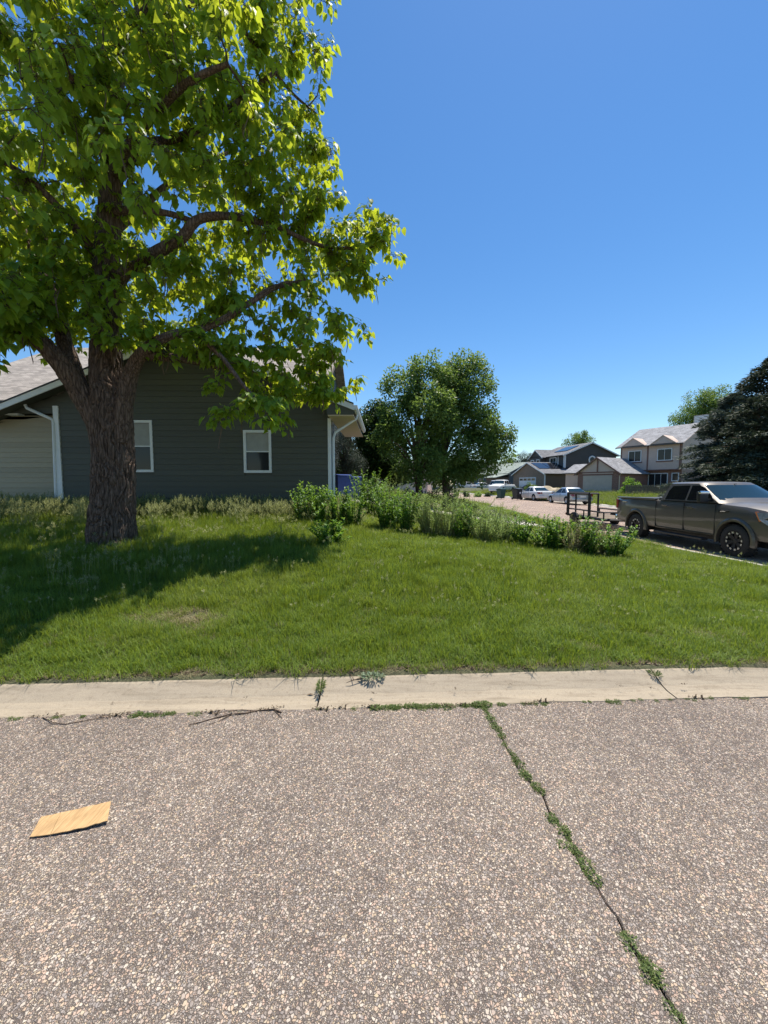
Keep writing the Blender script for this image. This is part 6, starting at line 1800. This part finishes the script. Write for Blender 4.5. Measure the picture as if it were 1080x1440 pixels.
tall = gvar([(90, 0.16, 0.26, 0.005, 0.6, 0.25, 9), (80, 0.16, 0.3, 0.005, 0.7, 0.3, 12), (60, 0.14, 0.22, 0.005, 0.8, 0.4, 6), (90, 0.15, 0.3, 0.008, 0.8, 0.4, 0), (80, 0.15, 0.34, 0.009, 0.6, 0.5, 1)], [M['grass'], M['seed']])
pts = []
for _ in range(900):
    x = random.uniform(-12, xR + 0.6); y = 11.75 - abs(random.gauss(0.8, 0.7))
    pts.append((x, y, land_z(x, y), random.uniform(0, 6.28), random.uniform(0.9, 1.4), random.uniform(1.0, 1.7), random.randrange(3)))
for _ in range(110):
    x = random.uniform(-9, -0.8); y = random.uniform(6.8, 11.3)
    pts.append((x, y, land_z(x, y), random.uniform(0, 6.28), random.uniform(0.8, 1.2), random.uniform(0.55, 0.95), random.randrange(3)))
for _ in range(24):   # taller wisps in the shade left of the trunk
    x = random.uniform(-5.2, -2.2); y = random.uniform(4.4, 6.2)
    pts.append((x, y, land_z(x, y), random.uniform(0, 6.28), random.uniform(0.6, 0.9), random.uniform(0.6, 0.9), random.randrange(3)))
for _ in range(760):  # along the shrub row and path
    x = random.uniform(-1.9, 5.5); yr = 9.9 - 0.2 * (x + 1) + abs(random.gauss(0.1, 1.1)) - 0.1
    if yr > 14.9 or yr < 8.4: continue
    pts.append((x, yr, land_z(x, yr), random.uniform(0, 6.28), random.uniform(0.8, 1.2), random.uniform(0.45, 0.9), random.randrange(3)))
for _ in range(260):  # weedy strip by the side curb
    y = random.uniform(14.5, 24); x = left_x(y) - abs(random.gauss(0, 0.35)) - 0.15
    pts.append((x, y, land_z(x, y), random.uniform(0, 6.28), random.uniform(0.5, 0.9), random.uniform(0.3, 0.75), random.randrange(3)))
pts = [p[:6] + (p[6] if (p[0] < -0.6) else 3 + p[6] % 2,) for p in pts]
scatter('tall_grass', pts, tall, 'tall uncut grass with pale seed heads along the foot of the house', 'grass')
# far verges
pts = []
far = gvar([(120, 0.45, 0.3, 0.014, 0.6, 0.3, 3)] * 3, [M['grass'], M['seed']])
for _ in range(2600):
    y = random.uniform(24, 62); x = right_x(y) + random.uniform(0.15, 11)
    if 37.8 < y < 46 and x > 25.5: continue
    pts.append((x, y, land_z(x, y), random.uniform(0, 6.28), random.uniform(0.8, 1.3), random.uniform(0.7, 1.4), random.randrange(3)))
for _ in range(800):
    y = random.uniform(25, 60); x = left_x(y) - random.uniform(0.2, 8)
    pts.append((x, y, land_z(x, y), random.uniform(0, 6.28), random.uniform(0.8, 1.3), random.uniform(0.5, 1.0), random.randrange(3)))
for _ in range(600):
    x = random.uniform(4, 16); y = random.uniform(15, 26); 
    if x < left_x(y) : continue
    x = right_x(y) + random.uniform(0.2, 7)
    pts.append((x, y, land_z(x, y), random.uniform(0, 6.28), random.uniform(0.7, 1.1), random.uniform(0.6, 1.1), random.randrange(3)))
scatter('verge_grass', pts, far, 'rough green verge grass across the side street', 'grass')
# pale thatch hanging over the edge of the curb, and the worn patch
dryv = gvar([(46, 0.09, 0.055, 0.0032, 1.0, 1.1, 0), (36, 0.07, 0.04, 0.003, 1.0, 1.4, 0)], [M['dry']])
pts = []
x = -5.0
while x < 5.4:
    x += random.uniform(0.012, 0.05)
    if random.random() < 0.85:
        yy = lawn_y(x) + random.uniform(-0.01, 0.06)
        pts.append((x, yy, land_z(x, lawn_y(x) + 0.05) + random.uniform(-0.01, 0.01), random.uniform(0, 6.28), random.uniform(0.6, 1.0), random.uniform(0.5, 1.0), random.randrange(2)))
for _ in range(150):
    x = random.gauss(-2.3, 0.42); yy = random.gauss(4.15, 0.2) - 0.25 * (x + 2.3)
    if yy > lawn_y(x) + 0.1: pts.append((x, yy, land_z(x, yy) + 0.01, random.uniform(0, 6.28), random.uniform(0.8, 1.3), random.uniform(0.6, 1.6), random.randrange(2)))
for _ in range(420):   # stray straw-coloured blades all over the lawn
    x = random.uniform(-5, 6.5); yy = random.uniform(3.4, 9)
    if yy < lawn_y(x) + 0.1 or abs(x) > yy * 1.05: continue
    pts.append((x, yy, land_z(x, yy) + 0.05, random.uniform(0, 6.28), random.uniform(0.5, 1.0), random.uniform(1.2, 2.4), 1))
for _ in range(60):
    x = random.gauss(3.3, 0.5); yy = random.gauss(3.95, 0.1)
    pts.append((x, yy, land_z(x, yy) + 0.02, random.uniform(0, 6.28), random.uniform(0.8, 1.3), random.uniform(0.8, 1.6), random.randrange(2)))
scatter('dry_thatch', pts, dryv, 'pale dry grass at the lawn edge and in a worn patch', 'dry grass')

litv = []
for k in range(3):
    rg = np.random.default_rng(60 + k); n = 26
    P_ = np.stack([rg.normal(size=n) * 0.05, rg.normal(size=n) * 0.018, rg.random(n) * 0.012], 1)
    tv, tf = tri_leaf(0.12 + 0.1 * k)
    V, F = stamp(tv, tf, P_, frames(np.stack([rg.normal(size=n), rg.normal(size=n), rg.normal(size=n) * 0.25], 1), unit(rg.normal(size=(n, 3)) * .4 + np.array([0, 0, 1]))), 0.03 * rg.uniform(.4, 1.3, n))
    me = np_mesh('litter', V, F); me.materials.append(M['litter']); litv.append(me)
pts = []
x = -5.0
while x < 5.4:
    x += random.uniform(0.02, 0.1)
    if random.random() < 0.75: pts.append((x, lawn_y(x) + random.gauss(0.012, 0.014), 0.102 + front_z(x), random.uniform(-.3, .3), random.uniform(.6, 1.2), 1, random.randrange(3)))
    if random.random() < 0.2: pts.append((x, curb_y(x) + random.gauss(0.0, 0.015), 0.002 + front_z(x), random.uniform(-.3, .3), random.uniform(.4, .9), 1, random.randrange(3)))
    if random.random() < 0.06: pts.append((x, curb_y(x) + random.uniform(0.05, 0.3), 0.05 + front_z(x), random.uniform(0, 6), 0.3, 0.6, random.randrange(3)))
scatter('dead_litter', pts, litv, 'brown dead leaf bits gathered along the lawn edge and gutter seam', 'leaf litter')

# ------------------------------------------------------------------ weeds in the joints
def weed_mesh(n, rad, leaf, seed, hgt=0.02):
    rg = np.random.default_rng(seed)
    r = rad * np.sqrt(rg.random(n)); a = rg.random(n) * 6.283
    P = np.stack([r * np.cos(a), r * np.sin(a), rg.random(n) * hgt * (1 - 0.6 * r / rad)], 1)
    A = np.stack([np.cos(a) + rg.normal(size=n) * .7, np.sin(a) + rg.normal(size=n) * .7, rg.uniform(0.1, 1.0, n)], 1)
    Nn = unit(rg.normal(size=(n, 3)) * .5 + np.array([0, 0, 1]))
    tv, tf = tri_leaf(0.26)
    V, F = stamp(tv, tf, P, frames(A, Nn), leaf * rg.uniform(.6, 1.3, n))
    me = np_mesh('weed', V, F); me.materials.append(M['crackweed']); return me
wv = [weed_mesh(90, 0.032, 0.013, 1, 0.012), weed_mesh(60, 0.024, 0.011, 2, 0.01), weed_mesh(60, 0.034, 0.015, 3, 0.018)]
def along(pts_px, spans, per_m, wid, base_w=1.0):
    out = []
    P = pts_px
    for (a, b, w, s) in spans:
        seg = []
        L = [0]
        for p, q in zip(P, P[1:]): L.append(L[-1] + (q - p).length)
        # a, b given as image rows of the crack
        n = max(3, int(per_m * abs(b - a)))
        for _ in range(n):
            t = random.uniform(a, b); j = max(0, min(len(P) - 2, int(np.searchsorted(L, t)) - 1)); f = (t - L[j]) / max(1e-6, (L[j + 1] - L[j]))
            p = P[j].lerp(P[j + 1], f)
            out.append((p.x + random.gauss(0, w), p.y + random.gauss(0, w * 0.4), -0.004 + front_z(p.x), random.uniform(0, 6.28), s * random.uniform(.6, 1.2), s * random.uniform(.6, 1.3), random.randrange(3)))
    return out
# arclength of the crack at an image row
cl = [0]
for p, q in zip(crack, crack[1:]): cl.append(cl[-1] + (q - p).length)
rows = [p[1] for p in crack_px]
def arc(row): return float(np.interp(row, rows, cl[:len(rows)]))
sp = [(1000, 1012, .006, .8), (1010, 1038, .012, .9), (1040, 1048, .006, .6), (1055, 1062, .008, .7), (1066, 1082, .008, .8), (1085, 1120, .012, .85), (1142, 1172, .01, .8), (1178, 1182, .008, .5), (1184, 1254, .012, .85),
      (1310, 1340, .013, .8), (1346, 1352, .008, .6), (1356, 1440, .013, .8), (1440, 1500, .012, .8)]
pts = along(crack, [(arc(a), arc(b), w, s * 0.98) for a, b, w, s in sp], 48, 0.01)
scatter('crack_weeds', pts, wv, 'low green weeds growing in the long crack across the street', 'weeds')
pts = []
for (a, b, s, dens) in ((525, 632, 1.05, 1.0), (636, 665, .8, .7), (668, 692, 1.1, 1.3), (705, 716, .7, .8), (740, 790, .6, .5), (830, 850, .6, .6), (862, 885, .7, .8), (895, 925, .5, .4), (935, 960, .5, .5), (975, 1000, .5, .5), (1010, 1030, .5, .5), (1045, 1075, .5, .5),
                        (180, 242, .95, 1.0), (258, 275, .7, .8), (300, 350, .4, .4), (100, 118, .7, .7), (60, 82, .6, .6), (0, 24, .7, .8), (440, 460, .6, .7), (490, 505, .6, .8)):
    A_ = on_ground(a, 990, 0).x * 1.0; 
    xa = (a - 540) / 540 * (2.86 + 0.1 * (a - 540) / 540); xb = (b - 540) / 540 * (2.86 + 0.1 * (b - 540) / 540)
    n = max(4, int((xb - xa) * 75 * dens))
    for _ in range(n):
        x = random.uniform(xa, xb); pts.append((x, curb_y(x) + random.gauss(0, 0.01) - 0.004, -0.003 + front_z(x), random.uniform(0, 6.28), s * random.uniform(.6, 1.1), s * random.uniform(.6, 1.2), random.randrange(3)))
scatter('gutter_weeds', pts, wv, 'small green weeds in the seam between gutter and street', 'weeds')

def clump(name, label, x, y, z, n, rad, leaf, w, mt, cat='weed', flat=0.5, stems=0, rz=0, group=None, sx=1.0, sy=1.0):
    t = thing(name, label, cat, (x, y, z), rz, group)
    rg = np.random.default_rng(int(abs(x * 1000)) + 3)
    r = rad * np.sqrt(rg.random(n)); a = rg.random(n) * 6.283
    P = np.stack([r * np.cos(a) * sx, r * np.sin(a) * sy, rg.random(n) * rad * flat], 1)
    A = np.stack([np.cos(a), np.sin(a), rg.uniform(0.2, 1.4, n)], 1) + rg.normal(size=(n, 3)) * .3
    tv, tf = tri_leaf(w)
    V, F = stamp(tv, tf, P, frames(A, unit(rg.normal(size=(n, 3)) * .4 + np.array([0, 0, 1]))), leaf * rg.uniform(.6, 1.3, n))
    link('leaves', np_mesh('leaves', V, F), mt, t)
    return t
clump('joint_weed', 'tuft of weeds in the open joint of the gutter left of the sprawling plant', jl, curb_y(jl) + 0.24, 0.05, 420, 0.045, 0.024, 0.12, M['crackweed'], sx=0.55, sy=2.5, flat=0.7)
clump('joint_weed', 'flat green weed in the gutter joint on the right', jr, curb_y(jr) + 0.28, 0.07, 260, 0.05, 0.018, 0.2, M['crackweed'], sx=0.9, sy=1.5, flat=0.35)
M['greyweed'] = leaf_mat('grey_green_weed', (0.16, 0.22, 0.13), (0.32, 0.38, 0.24), (0.3, 0.36, 0.16), 0.2, 0.6)
sx_ = (522 - 540) / 540 * 3.0
sw = clump('sprawling_weed', 'grey-green sprawling weed on a woody stem lying on the gutter', sx_, curb_y(sx_) + 0.29, 0.085, 260, 0.09, 0.026, 0.2, M['greyweed'], sx=1.15, sy=0.5, flat=0.25)
m_ = MB(); m_.tube([(0, 0.02, 0.01), (-0.1, -0.03, 0.012), (-0.17, -0.055, 0.006), (-0.21, -0.06, -0.01)], [0.004, 0.004, 0.003, 0.002], 5)
m_.tube([(-0.15, -0.045, 0.01), (-0.18, 0.02, 0.02), (-0.22, 0.07, 0.03)], [0.003, 0.003, 0.002], 5); m_.build('stem', M['bark2'], sw)
# dead leaf in the gutter
dl = MB(); dl.add([(0, 0, 0), (0.03, 0.008, 0.006), (0.06, 0.0, 0.002), (0.03, -0.01, 0.004)], [(0, 3, 1), (3, 2, 1)])
xx = (432 - 540) / 540 * 2.95; o_ = dl.build('dead_leaf', M['pod']); o_.location = (xx - 0.03, curb_y(xx) + 0.17, 0.024); tagobj(o_, 'small brown dead leaf on the gutter left of the joint weeds', 'leaf')

# ------------------------------------------------------------------ twigs, cardboard
def twig(label, rows_, z, rad, extra=()):
    t = thing('dry_twig', label, 'twig', (0, 0, 0))
    m_ = MB(); P0 = None
    Q = [on_ground(px, py, z) for px, py in rows_]
    t.location = Q[0]
    m_.tube([p - Q[0] + Vector((0, 0, 0.006 + 0.004 * math.sin(i * 2))) for i, p in enumerate(Q)], [rad * (1 - 0.6 * i / len(Q)) for i in range(len(Q))], 6)
    for br in extra:
        B = [on_ground(px, py, z) for px, py in br]
        m_.tube([p - Q[0] + Vector((0, 0, 0.006)) for p in B], [rad * 0.5, rad * 0.4] + [rad * 0.25] * (len(B) - 2), 5)
    m_.build('stick', M['bark2'], t)
    return t
twig('long forked dry twig lying across the seam of gutter and street', [(396, 1003), (385, 999), (362, 1000), (345, 1004), (325, 1006), (300, 1011), (283, 1016), (266, 1021)], 0.0, 0.006,
     [[(362, 1001), (340, 999), (318, 1001), (300, 1005)], [(385, 999), (392, 1006), (397, 1011)], [(325, 1006), (310, 1014), (294, 1020)]])
twig('thin dry twig lying near the left edge of the street', [(60, 1010), (75, 1018), (92, 1019), (120, 1014), (150, 1010)], 0.0, 0.0035, [[(75, 1018), (60, 1026), (50, 1035)]])

crd = [on_ground(42, 1176, 0.012), on_ground(151, 1154, 0.02), on_ground(156, 1126, 0.012), on_ground(58, 1149, 0.006)]
c0 = sum(crd, Vector()) / 4
card = thing('cardboard_piece', 'torn flat piece of tan corrugated cardboard lying on the street', 'cardboard', (c0.x, c0.y, 0))
def card_part(name, u0, u1, ng=14):
    vs = []; fs = []; nv = 6
    A, B, C_, D_ = [p - Vector((c0.x, c0.y, 0)) for p in crd]
    for i in range(ng + 1):
        u_ = u0 + (u1 - u0) * i / ng
        for j in range(nv + 1):
            v_ = j / nv
            p = A.lerp(B, u_).lerp(D_.lerp(C_, u_), v_)
            e = 0.004 * mnoise.noise(Vector((u_ * 9, v_ * 3, 1)))
            edge = (v_ == 0 or v_ == 1)
            p = p + Vector((0, (0.006 * mnoise.noise(Vector((u_ * 22, v_, 5))) if edge else 0) - 0.012 * math.sin(PI * u_) * (1 - v_), 0))
            p.z = 0.007 + 0.009 * (1 - v_) * (0.2 + 0.9 * u_) + e + 0.004 * abs(u_ - 0.28)
            vs.append(p)
    for i in range(ng):
        for j in range(nv): fs.append((i * (nv + 1) + j, (i + 1) * (nv + 1) + j, (i + 1) * (nv + 1) + j + 1, i * (nv + 1) + j + 1))
    m_ = MB(); m_.add(vs, fs); o = m_.build(name, M['card'], card); s_ = o.modifiers.new('t', 'SOLIDIFY'); s_.thickness = 0.004
card_part('folded_flap', 0, 0.275, 6); card_part('panel', 0.28, 1.0)

# loose stones standing proud of the street surface near the camera
rgp = np.random.default_rng(5)
stones = []
for k, c in enumerate(((0.5, 0.42, 0.35), (0.3, 0.24, 0.2), (0.46, 0.40, 0.33), (0.18, 0.15, 0.13), (0.45, 0.33, 0.25))):
    mm = simple('pebble_%s' % ('tan', 'brown', 'pale', 'dark', 'rust')[k], c, 0.8, var=0.2, scale=60)
    bm = bmesh.new(); bmesh.ops.create_icosphere(bm, subdivisions=1, radius=1)
    for v in bm.verts:
        v.co = Vector((v.co.x * rgp.uniform(.7, 1.2), v.co.y * rgp.uniform(.5, 1.0), v.co.z * rgp.uniform(.35, .6)))
    me = bpy.data.meshes.new('pebble'); bm.to_mesh(me); bm.free(); me.materials.append(mm); stones.append(me)
pts = []
ckY = [-p.y for p in ck]; ckX = [p.x for p in ck]
for _ in range(17000):
    y = 0.75 + 2.2 * rgp.random() ** 0.8; x = rgp.uniform(-1.08, 1.08) * (y + 0.25)
    if y > curb_y(x) - 0.01: continue
    if min(abs(x - float(np.interp(-y, ckY, ckX))), 9) < 0.03: continue
    s = rgp.uniform(0.0022, 0.0055) if rgp.random() < 0.93 else rgp.uniform(0.005, 0.0075)
    pts.append((x, y, front_z(x) - 0.0008, rgp.uniform(0, 6.28), s, s * 0.8, rgp.integers(0, 5)))
scatter('street_pebbles', pts, stones, 'pebbles of the exposed aggregate standing out of the street surface', 'pebbles')
